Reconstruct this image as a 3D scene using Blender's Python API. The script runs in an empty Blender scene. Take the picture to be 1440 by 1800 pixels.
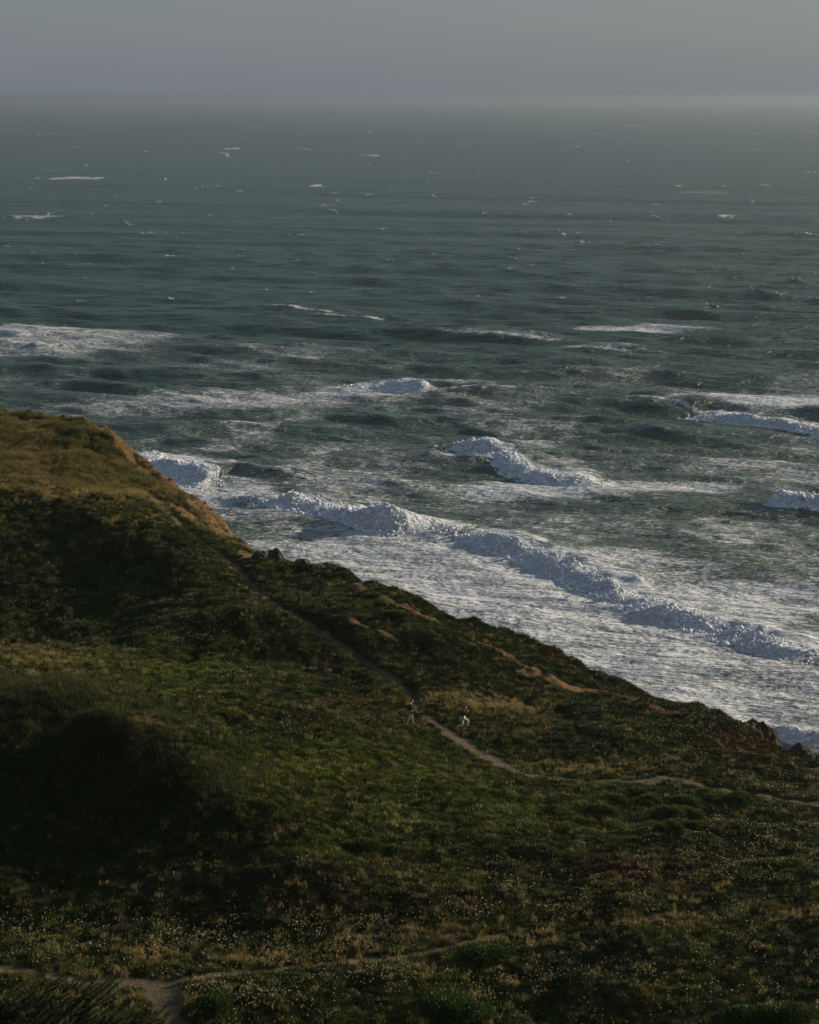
import bpy, bmesh, math, random
import numpy as np
from mathutils import Vector, Matrix

random.seed(7)
RNG = np.random.default_rng(7)
scene = bpy.context.scene
COL = scene.collection
R = math.radians

# ---------------------------------------------------------------- camera
CAM_H = 80.0                      # metres above the sea
FPX = 4250.0                      # focal length in photo pixels (85 mm, portrait)
PITCH = math.atan(729.0 / FPX)    # horizon 729 px above the centre of the frame
cam_data = bpy.data.cameras.new('camera')
cam_data.sensor_fit = 'VERTICAL'
cam_data.sensor_height = 36.0
cam_data.sensor_width = 28.8
cam_data.lens = FPX / 1800.0 * 36.0
cam_data.clip_start = 0.5
cam_data.clip_end = 200000.0
cam = bpy.data.objects.new('camera', cam_data)
cam.location = (0, 0, CAM_H)
cam.rotation_euler = (math.pi / 2 - PITCH, 0, 0)
COL.objects.link(cam)
scene.camera = cam

# ---------------------------------------------------------------- light
SUN_AZ = R(66)      # to the right of the view direction (+Y), so the sun stands over the sea
SUN_EL = R(16)
SUN_STRENGTH = 5.0
world = bpy.data.worlds.new('World')
scene.world = world
world.use_nodes = True
wn, wl = world.node_tree.nodes, world.node_tree.links
wn.clear()
wo = wn.new('ShaderNodeOutputWorld')
bg = wn.new('ShaderNodeBackground')
sky = wn.new('ShaderNodeTexSky')
sky.sky_type = 'NISHITA'
sky.sun_disc = False
sky.sun_elevation = SUN_EL
sky.sun_rotation = SUN_AZ
sky.air_density = 1.0
sky.dust_density = 1.5
sky.ozone_density = 1.0
mixw = wn.new('ShaderNodeMixRGB')
mixw.blend_type = 'MIX'
mixw.inputs['Fac'].default_value = 0.77                  # a fog layer lies over the whole sky
mixw.inputs['Color2'].default_value = (1.30, 1.66, 2.13, 1)
wl.new(sky.outputs['Color'], mixw.inputs['Color1'])
wl.new(mixw.outputs['Color'], bg.inputs['Color'])
bg.inputs['Strength'].default_value = 0.093
wl.new(bg.outputs['Background'], wo.inputs['Surface'])

sun_data = bpy.data.lights.new('sun', 'SUN')
sun_data.energy = SUN_STRENGTH
sun_data.angle = R(0.6)
sun_data.color = (1.0, 0.82, 0.60)
sun = bpy.data.objects.new('sun', sun_data)
SUN_DIR = Vector((math.cos(SUN_EL) * math.sin(SUN_AZ), math.cos(SUN_EL) * math.cos(SUN_AZ), math.sin(SUN_EL)))
sun.rotation_euler = (-SUN_DIR).to_track_quat('-Z', 'Y').to_euler()
sun.location = (60, 100, 120)
COL.objects.link(sun)

vs = scene.view_settings
vs.view_transform = 'Standard'
vs.look = 'None'
vs.exposure = 0.36
vs.gamma = 1.0
vs.use_curve_mapping = False
scene.render.engine = 'CYCLES'
scene.cycles.use_denoising = True
scene.cycles.adaptive_threshold = 0.02
scene.cycles.max_bounces = 4
scene.cycles.diffuse_bounces = 2
scene.cycles.glossy_bounces = 2
scene.cycles.transmission_bounces = 2
scene.cycles.volume_bounces = 0
scene.cycles.transparent_max_bounces = 8

# ---------------------------------------------------------------- helpers
def setp(o, label=None, cat=None, group=None, kind=None):
    for k, v in (('label', label), ('category', cat), ('group', group), ('kind', kind)):
        if v:
            o[k] = v
    return o

def link(o, parent=None):
    COL.objects.link(o)
    if parent:
        o.parent = parent
    return o

def empty(name, loc, rz=0.0):
    o = bpy.data.objects.new(name, None)
    o.empty_display_size = 0.3
    o.location = loc
    o.rotation_euler = (0, 0, rz)
    return link(o)

def mesh_obj(name, verts, faces, mat=None, parent=None, smooth=False):
    me = bpy.data.meshes.new(name)
    me.from_pydata([tuple(v) for v in verts], [], faces)
    if smooth:
        me.polygons.foreach_set('use_smooth', [True] * len(me.polygons))
    if mat:
        me.materials.append(mat)
    return link(bpy.data.objects.new(name, me), parent)

def np_mesh(name, co, quads, smooth=True):
    """big quad mesh from numpy arrays"""
    me = bpy.data.meshes.new(name)
    n, f = len(co), len(quads)
    me.vertices.add(n)
    me.vertices.foreach_set('co', co.astype(np.float32).ravel())
    me.loops.add(f * 4)
    me.loops.foreach_set('vertex_index', quads.astype(np.int32).ravel())
    me.polygons.add(f)
    me.polygons.foreach_set('loop_start', np.arange(0, f * 4, 4, dtype=np.int32))
    me.polygons.foreach_set('use_smooth', np.ones(f, dtype=bool))
    me.update(calc_edges=True)
    return me

def attr(me, name, arr, typ='FLOAT'):
    a = me.attributes.new(name, typ, 'POINT')
    if typ == 'FLOAT':
        a.data.foreach_set('value', arr.astype(np.float32).ravel())
    else:
        a.data.foreach_set('vector', arr.astype(np.float32).ravel())

def grid_quads(nr, nc):
    i = np.arange(nr * nc).reshape(nr, nc)
    return np.stack([i[:-1, :-1], i[:-1, 1:], i[1:, 1:], i[1:, :-1]], -1).reshape(-1, 4)

def _hash(ix, iy, seed):
    h = (ix.astype(np.int64) * 374761393 + iy.astype(np.int64) * 668265263 + seed * 1442695041) & 0xFFFFFFFF
    h = ((h ^ (h >> 13)) * 1274126177) & 0xFFFFFFFF
    h = ((h ^ (h >> 16)) * 2246822519) & 0xFFFFFFFF
    return ((h ^ (h >> 15)) & 0xFFFFFF) / float(0xFFFFFF)

def vnoise(x, y, seed=0):
    """gradient noise, about -1..1"""
    x0, y0 = np.floor(x), np.floor(y)
    fx, fy = x - x0, y - y0
    ux = fx * fx * fx * (fx * (fx * 6 - 15) + 10)
    uy = fy * fy * fy * (fy * (fy * 6 - 15) + 10)
    def g(dx, dy):
        a = _hash(x0 + dx, y0 + dy, seed) * 2 * np.pi
        return np.cos(a) * (fx - dx) + np.sin(a) * (fy - dy)
    n0 = g(0, 0) * (1 - ux) + g(1, 0) * ux
    n1 = g(0, 1) * (1 - ux) + g(1, 1) * ux
    return (n0 * (1 - uy) + n1 * uy) * 1.5

def fbm(x, y, octaves=4, seed=0, gain=0.5, lac=2.03):
    s, a, t = 0.0, 1.0, 0.0
    for k in range(octaves):
        s = s + a * vnoise(x, y, seed + 17 * k)
        t += a
        a *= gain
        x, y = x * lac + 13.7, y * lac - 7.3
    return s / t

def sstep(a, b, x):
    t = np.clip((x - a) / (b - a), 0, 1)
    return t * t * (3 - 2 * t)

CA, SA = math.cos(PITCH), math.sin(PITCH)
def ray(u, v):
    """direction of sight towards a photo pixel, scaled to one metre of depth"""
    dx, dy = (u - 720.0) / FPX, (900.0 - v) / FPX
    ry, rz = CA + dy * SA, -SA + dy * CA
    return dx / ry, rz / ry
def at_depth(u, v, d):
    rx, rz = ray(u, v)
    return (rx * d, d, CAM_H + rz * d)
def at_sea(u, v, z=0.0):
    rx, rz = ray(u, v)
    d = (z - CAM_H) / rz
    return (rx * d, d)
def to_pix(x, y, z):
    zc = y * CA - (z - CAM_H) * SA
    yc = y * SA + (z - CAM_H) * CA
    return 720 + FPX * x / zc, 900 - FPX * yc / zc

def seg_dist(x, y, P):
    """distance to a polyline, side (+ = left of travel), arc position 0..1"""
    best = np.full(x.shape, 1e9); side = np.zeros(x.shape); arc = np.zeros(x.shape)
    P = np.asarray(P, float)
    L = np.hypot(*(P[1:] - P[:-1]).T)
    tot, acc = L.sum(), 0.0
    for k in range(len(P) - 1):
        ax, ay = P[k]; dx, dy = P[k + 1] - P[k]
        t = np.clip(((x - ax) * dx + (y - ay) * dy) / (L[k] ** 2), 0, 1)
        px, py = x - ax - t * dx, y - ay - t * dy
        d = np.hypot(px, py)
        m = d < best
        best = np.where(m, d, best)
        side = np.where(m, np.sign(dx * (y - ay) - dy * (x - ax)), side)
        arc = np.where(m, (acc + t * L[k]) / tot, arc)
        acc += L[k]
    return best, side, arc

# ---------------------------------------------------------------- materials
def new_mat(name):
    m = bpy.data.materials.new(name)
    m.use_nodes = True
    nt = m.node_tree
    return m, nt, nt.nodes, nt.links, nt.nodes['Principled BSDF']

def noise_node(nt, scale, detail=4, rough=0.55, coord=None, dist=0.0):
    n = nt.nodes.new('ShaderNodeTexNoise')
    n.inputs['Scale'].default_value = scale
    n.inputs['Detail'].default_value = detail
    n.inputs['Roughness'].default_value = rough
    n.inputs['Distortion'].default_value = dist
    if coord is not None:
        nt.links.new(coord, n.inputs['Vector'])
    return n

def math_node(nt, op, a, b=None, c=None, clamp=False):
    n = nt.nodes.new('ShaderNodeMath')
    n.operation = op
    n.use_clamp = clamp
    for i, s in enumerate((a, b, c)):
        if s is None:
            continue
        if isinstance(s, (int, float)):
            n.inputs[i].default_value = s
        else:
            nt.links.new(s, n.inputs[i])
    return n.outputs[0]

def map_node(nt, val, a, b, c=0.0, d=1.0, smooth=True):
    n = nt.nodes.new('ShaderNodeMapRange')
    n.interpolation_type = 'SMOOTHSTEP' if smooth else 'LINEAR'
    nt.links.new(val, n.inputs['Value'])
    for k, s in (('From Min', a), ('From Max', b), ('To Min', c), ('To Max', d)):
        if isinstance(s, (int, float)):
            n.inputs[k].default_value = s
        else:
            nt.links.new(s, n.inputs[k])
    return n.outputs['Result']

def mix_col(nt, fac, a, b):
    n = nt.nodes.new('ShaderNodeMixRGB')
    for i, s in (('Fac', fac), ('Color1', a), ('Color2', b)):
        if isinstance(s, (int, float)):
            n.inputs[i].default_value = s
        elif isinstance(s, tuple):
            n.inputs[i].default_value = s + (1,) if len(s) == 3 else s
        else:
            nt.links.new(s, n.inputs[i])
    return n.outputs['Color']

def attr_node(nt, name, instancer=False):
    n = nt.nodes.new('ShaderNodeAttribute')
    n.attribute_name = name
    if instancer:
        n.attribute_type = 'INSTANCER'
    return n

def plain(name, col, rough=0.8, var=0.25, scale=8.0, bump=0.0):
    m, nt, N, L, b = new_mat(name)
    tc = N.new('ShaderNodeTexCoord')
    n = noise_node(nt, scale, 4, 0.6, tc.outputs['Object'])
    lo = tuple(c * (1 - var) for c in col); hi = tuple(min(1, c * (1 + var)) for c in col)
    L.new(mix_col(nt, n.outputs['Fac'], lo, hi), b.inputs['Base Color'])
    b.inputs['Roughness'].default_value = rough
    b.inputs['Specular IOR Level'].default_value = 0.25
    if bump:
        bp = N.new('ShaderNodeBump')
        bp.inputs['Strength'].default_value = bump
        bp.inputs['Distance'].default_value = 0.05
        L.new(n.outputs['Fac'], bp.inputs['Height'])
        L.new(bp.outputs['Normal'], b.inputs['Normal'])
    return m

# ---------------------------------------------------------------- terrain: heights
CP = [  # photo pixel u, v and depth in metres: surveyed points of the hillside
    # foreground shelf
    (0,1800,104),(360,1800,104),(720,1800,104),(1080,1800,104),(1440,1800,104),
    (0,1700,111),(360,1700,111),(720,1700,111),(1080,1700,111),(1440,1700,110.5),
    (0,1625,118),(330,1618,118.3),(640,1608,118.6),(1000,1600,119),(1440,1620,117.5),
    # dark bank and its crest on the left
    (0,1500,127.5),(0,1400,134),(0,1300,142),(0,1238,147),(0,1602,119.0),(150,1594,119.4),
    (150,1500,126.5),(150,1400,132),(130,1300,140),(110,1238,146),
    (160,1252,137.5),(300,1335,132.5),(450,1432,127),(560,1522,122.2),(640,1585,118.8),
    (300,1500,124.6),(300,1588,119.6),(430,1560,120.6),(340,1280,141),
    (500,1330,145),(500,1250,161),(560,1400,136.5),
    (640,1500,128.5),(640,1400,141),(620,1290,158),(740,1500,129.5),
    (850,1430,140),(850,1520,128),(1000,1500,130.5),(1100,1525,128),(1250,1556,124.5),(1400,1562,123.5),
    # behind the crest, the hollow and the dark slope beneath the headland
    (0,1185,160),(100,1185,160),(60,1100,200),(60,1000,210.5),(60,905,220),(60,865,226),
    (180,1160,172),(180,1105,196),(180,1000,210.5),(180,905,220),(180,870,228),
    (300,1252,150),(300,1215,168),(300,1165,182),(300,1100,192),(300,1050,200),(295,950,215),(272,880,226),
    (420,1248,154),(420,1222,170),(440,1180,180),(440,1100,189.5),(360,1020,203.5),(520,1195,178.5),(560,1262,156),(560,1242,168),(600,1215,175.5),(640,1240,170),
    # headland top
    (0,800,257),(100,800,256),(0,730,290),(60,731,288),(130,743,280),(170,800,252),(160,757,272),
    (190,770,264),(225,800,261),(260,830,258.5),(295,860,256),(215,838,246),(258,866,243),(238,870,234),
    # spur and cliff beside the path
    (300,868,230),(322,865,232),(345,880,232),(370,920,229),(410,950,226.5),(460,977,223),
    (340,935,220.5),(385,968,215),(415,990,209),(400,960,219),
    # path down to the people
    (500,1065,195.5),(560,1100,190.5),(600,1125,188),(650,1160,184.5),(700,1195,180),(755,1262,171.5),(830,1312,164),(900,1350,158.5),
    (1000,1370,156.5),(1180,1365,158.5),(1260,1385,156.5),(1440,1412,153.5),
    # bluff edge and the ground between it and the path
    (480,986,215),(560,1000,210.5),(620,1024,205.5),(690,1052,201.5),(780,1085,199.5),(860,1112,198),(930,1138,196.5),(1000,1162,195),(1040,1198,190.5),
    (1100,1212,190.5),(1180,1242,186),(1290,1292,179.5),(1360,1316,176.5),(1440,1345,173),
    (520,1030,203.5),(600,1065,197.5),(700,1130,189),(700,1090,195),(800,1160,187),(900,1150,192.5),(950,1190,188),(820,1222,178),(900,1225,180),(870,1205,182.5),(900,1290,169),
    (1010,1215,187.5),(1100,1240,184),(1100,1300,170.5),(1000,1310,167.5),(1250,1330,167.5),(1200,1275,179),(1380,1380,159.5),
    # hollow with the bushes
    (1130,1430,146),(1000,1435,143),(1250,1450,143.5),(1400,1480,137.5),
]
WCP = [(-75,104,42),(-75,135,48),(-75,170,45),(-75,205,41),(-75,235,43),(-75,280,42),(-90,320,41),(-50,320,39),
       (-40,104,40),(-50,90,41),(0,92,38),(45,92,36.5),(45,104,36.8),(50,118,36),(48,135,33),(48,150,31),(60,120,34),
       (20,215,30),(40,200,27),(0,235,33),(-10,260,33)]
cpw = np.array([at_depth(*c) for c in CP] + WCP)

def tps_fit(P, z, lam=0.02):
    n = len(P)
    d = np.hypot(P[:, None, 0] - P[None, :, 0], P[:, None, 1] - P[None, :, 1]) / 50.0
    K = np.where(d > 0, d * d * np.log(np.maximum(d, 1e-9)), 0) + lam * np.eye(n) * 0.02
    Q = np.column_stack([np.ones(n), P / 50.0])
    A = np.zeros((n + 3, n + 3)); A[:n, :n] = K; A[:n, n:] = Q; A[n:, :n] = Q.T
    return np.linalg.solve(A, np.concatenate([z, np.zeros(3)]))
TW = tps_fit(cpw[:, :2], cpw[:, 2])
def tps(x, y):
    s = TW[-3] + TW[-2] * x / 50.0 + TW[-1] * y / 50.0
    for k in range(len(cpw)):
        d2 = ((x - cpw[k, 0]) ** 2 + (y - cpw[k, 1]) ** 2) / 2500.0
        s = s + TW[k] * 0.5 * d2 * np.log(np.maximum(d2, 1e-12))
    return s

def pl(pts):
    return [at_depth(*p)[:2] for p in pts]
EDGE = [(-130, 345), (-80, 318)] + pl([(0,730,292),(60,731,291),(130,743,283),(190,770,267),(225,800,264),(260,830,261.5),(295,860,259),
        (322,865,240),(345,880,235),(370,920,232),(410,950,229),(460,977,224.5),
        (480,986,217.5),(560,1000,212.5),(620,1024,207.5),(690,1052,203.5),(780,1085,201.5),(860,1112,200),(930,1138,198.5),(1000,1162,197),(1040,1198,192.5),
        (1100,1212,192.5),(1180,1242,188),(1290,1292,181.5),(1360,1316,178.5),(1440,1345,175)]) + [(50, 158), (74, 120), (110, 60), (160, -30)]
MAIN_PATH = pl([(238,872,234),(285,882,226.5),(340,935,220.5),(385,968,215),(415,990,209),(450,1030,202),(500,1065,195.5),(560,1100,190.5),(600,1125,188),(650,1160,184.5),(700,1195,180),
        (730,1230,175.5),(755,1262,171.5),(790,1290,167.5),(830,1312,164),(900,1350,158.5),(1000,1370,156.5),(1100,1372,157),(1180,1362,159),(1260,1385,156.5),(1320,1398,155),(1440,1412,153.5),(1560,1430,151)])
PATHS_FRONT = [pl([(-80,1690,111.7),(60,1706,110.5),(160,1722,109.3),(300,1722,109.3),(420,1708,110.4),(560,1690,111.8),(690,1682,112.5),(770,1668,113.6),(820,1655,114.7),(900,1640,116.2),(1000,1628,117.3)]),
               pl([(280,1728,108.8),(300,1760,106.6),(310,1800,103.8),(330,1860,100)])]
HEAD_TRACK = pl([(20,733,286),(75,765,272),(150,785,260),(205,815,252),(222,850,242),(238,872,234)])

def raw_height(x, y):
    z = tps(x, np.maximum(y, 90.0))
    for (mu, mv, md, am, rx_, ry_) in ((1130,1275,180,1.1,7.0,6.0),(780,1150,190,0.8,4.5,4.5),(1010,1300,168,0.5,5.0,4.0)):     # rounded swellings beside the trail
        mx_, my_, _ = at_depth(mu, mv, md)
        z = z + am * np.exp(-((x - mx_) / rx_) ** 2 - ((y - my_) / ry_) ** 2)
    # the camera's own hill rises below the frame
    z = z + np.where(y < 92, (92 - y) * 0.44, 0.0)
    return z

def full_height(x, y):
    z = raw_height(x, y)
    d, side, arc = seg_dist(x, y, EDGE)
    s = np.where(side > 0, d, -d)             # + outside, over the sea
    # hummocks of the ground cover
    hum = fbm(x / 8.0, y / 11.0, 4, 3) * 1.1 + (0.3 - np.abs(fbm(x / 2.6, y / 3.2, 3, 9))) * 0.42
    dmn = np.minimum.reduce([seg_dist(x, y, Q)[0] for Q in (MAIN_PATH, PATHS_FRONT[0], PATHS_FRONT[1])])
    hum = hum * (1 - 0.85 * np.exp(-(dmn / 2.6) ** 2))
    rid = np.abs(fbm(x / 4.0 + y * 0.03, y / 11.0, 3, 21))
    z = z + hum * sstep(60, 100, y) + (0.22 - rid) * 0.35 * sstep(120, 135, y)
    # cliff beyond the edge, with gullies
    z = z + 0.55 * fbm(x / 2.6, y / 2.6, 3, 35) * np.exp(-(s / 3.0) ** 2)
    so = np.maximum(s + 1.1 * fbm(x / 4.0, y / 4.0, 4, 33), 0)
    gul = 1 + 0.35 * fbm(x / 2.2, y / 2.2, 4, 41)
    z = z - 1.25 * (np.sqrt(so * so + 0.8) - math.sqrt(0.8)) * gul
    # eroded seaward flanks
    fl = sstep(-7, 0, s) * sstep(228, 236, y) 
    z = z + fl * (0.8 * fbm(x / 4.0, y / 1.8, 4, 51) - 0.9 * np.abs(fbm(x / 3.0 + y / 9.0, y / 2.2, 4, 55)) + 0.2)
    # paths are worn in
    dp, _, ap = seg_dist(x, y, MAIN_PATH)
    dpw = dp + 0.30 * fbm(x / 1.1, y / 1.1, 3, 61) + 0.28 * fbm(x / 4.0, y / 4.0, 2, 63)
    wid = 0.40 + 0.24 * sstep(0.0, 0.12, ap) * (1 - sstep(0.42, 0.6, ap)) + 0.46 * sstep(0.58, 0.68, ap)
    z = z - 0.55 * np.exp(-(dpw / (wid * 1.9)) ** 2) * (0.35 + 0.65 * sstep(0, 0.1, ap) * (1 - sstep(0.45, 0.6, ap)))
    path = (1 - sstep(wid * 0.5, wid * 1.15, dpw)) * np.clip(0.85 + 0.5 * sstep(0.5, 0.6, ap) + 0.9 * fbm(x / 1.7, y / 1.7, 3, 65), 0, 1)
    for P, w in ((PATHS_FRONT[0], 0.52), (PATHS_FRONT[1], 0.9)):
        dq, _, aq = seg_dist(x, y, P)
        dq = dq + 0.3 * fbm(x / 1.3, y / 1.3, 3, 71) + 0.3 * fbm(x / 5.0, y / 5.0, 2, 73)
        w2 = w * (1.2 - 1.0 * aq) if P is PATHS_FRONT[0] else w
        z = z - 0.12 * np.exp(-(dq / (w * 1.3)) ** 2)
        path = np.maximum(path, 1 - sstep(w2 * 0.5, w2 * 1.2, dq))
    dq, _, _ = seg_dist(x, y, HEAD_TRACK)
    z = z - 0.5 * np.exp(-(dq / 1.1) ** 2)
    z = np.maximum(z, -2.5 + 0.4 * fbm(x / 5.0, y / 5.0, 2, 5))
    return z, s, path

# fan-shaped grid: fine where it is near and in sight, coarse out to the sides
uu = np.concatenate([[-14000,-8000,-4500,-2600,-1500,-900,-500], np.arange(-260, 1704, 3.9), [1900,2200,2700,3500,5000,8000,14000]])
rows = [-30, 0, 25, 50, 68, 80, 88, 94, 98]
d = 100.0
while d < 300:
    rows.append(d); d += 0.19 + 0.13 * (d - 100) / 200
rows += [303, 308, 316, 330, 350, 380]
rows = np.array(rows)
DD = np.maximum(rows, 60.0)
TX = ((uu[None, :] - 720) / FPX) * DD[:, None]
TY = np.repeat(rows[:, None], len(uu), 1)
TZ, TS, TPATH = full_height(TX.ravel(), TY.ravel())
TZ = TZ.reshape(TX.shape); TS = TS.reshape(TX.shape); TPATH = TPATH.reshape(TX.shape)

def samp(F, x, y):
    """bilinear lookup in the terrain grid"""
    r = np.clip(np.interp(y, rows, np.arange(len(rows))), 0, len(rows) - 1.001)
    u = 720 + FPX * x / np.maximum(y, 60.0)
    c = np.clip(np.interp(u, uu, np.arange(len(uu))), 0, len(uu) - 1.001)
    i, j = r.astype(int), c.astype(int); a, b = r - i, c - j
    return (F[i, j] * (1 - a) + F[i + 1, j] * a) * (1 - b) + (F[i, j + 1] * (1 - a) + F[i + 1, j + 1] * a) * b

def ground(x, y):
    return float(samp(TZ, np.array([x]), np.array([y]))[0])

def on_ground(u, v):
    """the place on the hillside that the photo shows at a pixel"""
    rx, rz = ray(u, v)
    ds = np.arange(95, 330, 0.1)
    h = samp(TZ, rx * ds, ds)
    k = np.argmax(h >= CAM_H + rz * ds)
    return Vector((rx * ds[k], ds[k], h[k]))

# bare soil: worn edges and sandy patches
gx = np.gradient(TZ, axis=1) / np.maximum(np.gradient(TX, axis=1), 1e-3)
gy = np.gradient(TZ, axis=0) / np.maximum(np.gradient(TY, axis=0), 1e-3) 
# slope in y corrected for the fan (x moves with the row)
gy = gy - gx * np.gradient(TX, axis=0) / np.maximum(np.gradient(TY, axis=0), 1e-3)
NZ = 1 / np.sqrt(1 + gx ** 2 + gy ** 2); NX = -gx * NZ; NY = -gy * NZ
soil = TPATH.copy()
nz1 = fbm(TX / 1.5, TY / 1.5, 4, 81)
cl = sstep(-3.4, -0.8, TS + 1.9 * nz1) * sstep(222, 228, TY) * sstep(0.97, 0.90, NZ + 0.05 * nz1)
soil = np.maximum(soil, cl)
soil = np.maximum(soil, sstep(1.0, 2.2, TS))
PATCH = [  # u, v, half width, half height in photo pixels, strength
    (265,1272,70,9,0.42),(930,1182,30,8,0.9),(1000,1208,34,7,0.9),(1140,1617,40,4,0.6),
    (1390,1603,50,5,0.4),(790,1650,30,4,0.5),(285,885,28,7,0.9),(330,905,26,8,0.8),(440,975,26,6,0.8)]
RIM = [[(600,1018),(640,1036),(690,1058),(735,1078),(775,1096)],[(835,1128),(870,1140),(905,1160),(945,1184),(990,1204),(1040,1214),(1095,1226),(1150,1244),(1185,1252)],
       [(1230,1285),(1265,1308),(1300,1318),(1340,1330),(1390,1344),(1440,1356),(1500,1372)],[(690,1120),(650,1105),(620,1090)]]
for R_ in RIM:
    P = [tuple(on_ground(*q))[:2] for q in R_]
    dq, _, aq = seg_dist(TX, TY, P)
    wv = 0.42 + 0.55 * fbm(TX / 2.4, TY / 3.0, 2, 88)
    soil = np.maximum(soil, 0.9 * (1 - sstep(0.5, 1.3, (dq + 0.45 * nz1) / np.maximum(wv, 0.12))))
PU, PV = to_pix(TX, TY, TZ)
for (pu, pv, hw, hh, st) in PATCH:
    p = on_ground(pu, pv)
    a = hw / FPX * p.y
    q = on_ground(pu, pv - hh); q2 = on_ground(pu, pv + hh)
    b = max(0.6, min(4.5, (q - q2).length / 2))
    dxx, dyy = (TX - p.x) / a, (TY - p.y) / b
    soil = np.maximum(soil, st * (1 - sstep(0.55, 1.15, np.hypot(dxx, dyy) + 0.45 * nz1)))
soil = np.clip(soil, 0, 1)

co = np.stack([TX, TY, TZ], -1).reshape(-1, 3)
me = np_mesh('hillside', co, grid_quads(len(rows), len(uu)))
attr(me, 'soil', soil)
attr(me, 'trail', TPATH)

m, nt, N, L, b = new_mat('hillside_ground')
geo = N.new('ShaderNodeNewGeometry')
n1 = noise_node(nt, 1.3, 6, 0.65, geo.outputs['Position'])
n2 = noise_node(nt, 9.0, 5, 0.65, geo.outputs['Position'])
n3 = noise_node(nt, 0.25, 3, 0.5, geo.outputs['Position'])
n4 = noise_node(nt, 2.6, 7, 0.7, geo.outputs['Position'], 0.4)
earth = mix_col(nt, n2.outputs['Fac'], (0.018, 0.017, 0.008), (0.045, 0.040, 0.018))
sandc = mix_col(nt, n1.outputs['Fac'], (0.10, 0.066, 0.034), (0.23, 0.15, 0.076))
sandc = mix_col(nt, map_node(nt, n3.outputs['Fac'], 0.4, 0.65), sandc, (0.185, 0.108, 0.045))
sandc = mix_col(nt, map_node(nt, n4.outputs['Fac'], 0.38, 0.54), (0.050, 0.034, 0.017), sandc)  # brown blotches with crevice shade painted into the soil colour
sa = attr_node(nt, 'soil')
ta = attr_node(nt, 'trail')
sandc = mix_col(nt, map_node(nt, ta.outputs['Fac'], 0.1, 0.6), sandc, mix_col(nt, n1.outputs['Fac'], (0.070, 0.057, 0.038), (0.165, 0.130, 0.085)))
sm = math_node(nt, 'ADD', sa.outputs['Fac'], math_node(nt, 'MULTIPLY', math_node(nt, 'SUBTRACT', n2.outputs['Fac'], 0.5), 0.7))
L.new(mix_col(nt, map_node(nt, sm, 0.3, 0.6), earth, sandc), b.inputs['Base Color'])
b.inputs['Roughness'].default_value = 0.95
b.inputs['Specular IOR Level'].default_value = 0.1
bp = N.new('ShaderNodeBump'); bp.inputs['Strength'].default_value = 1.0; bp.inputs['Distance'].default_value = 0.35
L.new(math_node(nt, 'ADD', math_node(nt, 'MULTIPLY', n2.outputs['Fac'], 0.4), n4.outputs['Fac']), bp.inputs['Height']); L.new(bp.outputs['Normal'], b.inputs['Normal'])
me.materials.append(m)
hill = link(bpy.data.objects.new('hillside', me))
setp(hill, 'green coastal hillside with worn sandy paths above the surf', None, None, 'structure')

# ---------------------------------------------------------------- sea
# depth of each row of the sea grid follows the sight lines: fine near, coarse far
vv = np.arange(1420, 175.5, -1.35)
sd = np.array([at_sea(720, v)[1] for v in vv])
sd = np.concatenate([[40, 80, 120, 160, 200, 230], sd[sd > 245], [sd[-1] * k for k in (1.25, 1.6, 2.2, 3.2, 5)]])
su = np.concatenate([[-40000,-20000,-10000,-5000,-2600,-1400,-800,-500], np.arange(-300, 1742, 2.5), [1940,2300,2900,4000,6500,11000,20000,40000]])
SX = ((su[None, :] - 720) / FPX) * sd[:, None]
SY = np.repeat(sd[:, None], len(su), 1)
dstep = np.gradient(sd)[:, None] * np.ones_like(SX)
xstep = np.gradient(SX, axis=1)

# wind sea and swell: sum of wave trains, short ones dropped where the grid is too coarse
SZ = np.zeros_like(SX); CR = np.zeros_like(SX)
wrng = np.random.default_rng(11)
WARP = [fbm(SX / sc_, SY / sc_, 2, 900 + i_) for i_, sc_ in enumerate((20, 70, 200, 450))]
GUST = [0.7 + 0.55 * fbm(SX / 90, SY / 160, 2, 100 + k) for k in range(3)]
def train(lam, amp, ang, sharp=1.0):
    kx, ky = math.cos(ang) * 2 * math.pi / lam, math.sin(ang) * 2 * math.pi / lam
    ph = SX * kx + SY * ky + wrng.uniform(0, 6.28)
    wi = 0 if lam < 7 else 1 if lam < 32 else 2 if lam < 60 else 3
    ph = ph + wrng.choice([-1, 1]) * wrng.uniform(2.0, 3.4) * WARP[wi]
    lim = np.clip((lam / np.maximum(dstep * abs(math.sin(ang)) + xstep * abs(math.cos(ang)), 1e-3) - 2.2) / 2.5, 0, 1)
    w = (0.5 + 0.5 * np.sin(ph)) ** (1 + sharp)
    return amp * (w * 2 - 0.8) * lim
shore_ang = R(210)          # swell runs in from the right and beyond
shal = sstep(900, 380, SY)
for lam, amp in ((95, 0.55), (70, 0.45), (52, 0.4)):
    SZ += train(lam, amp, shore_ang + wrng.normal(0, 0.12) + R(35), 1.2)
for k in range(16):
    lam = 34 * (0.82 ** k) + 1.6
    amp = 0.020 * lam ** 0.9
    SZ += train(lam, amp, R(255) + wrng.normal(0, 0.45), 0.9) * GUST[k % 3]
SZ *= 0.5 + 0.5 * sstep(430, 680, SY)              # the bottom breaks up the chop close to the shore

foam = np.zeros_like(SX)
turb = np.zeros_like(SX)      # how churned the surface is
edge_d, edge_s, _ = seg_dist(SX, SY, EDGE)
nb1 = fbm(SX / 14, SY / 26, 4, 201); nb2 = fbm(SX / 4, SY / 8, 4, 211); nb3 = fbm(SX / 40, SY / 90, 3, 221)

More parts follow.
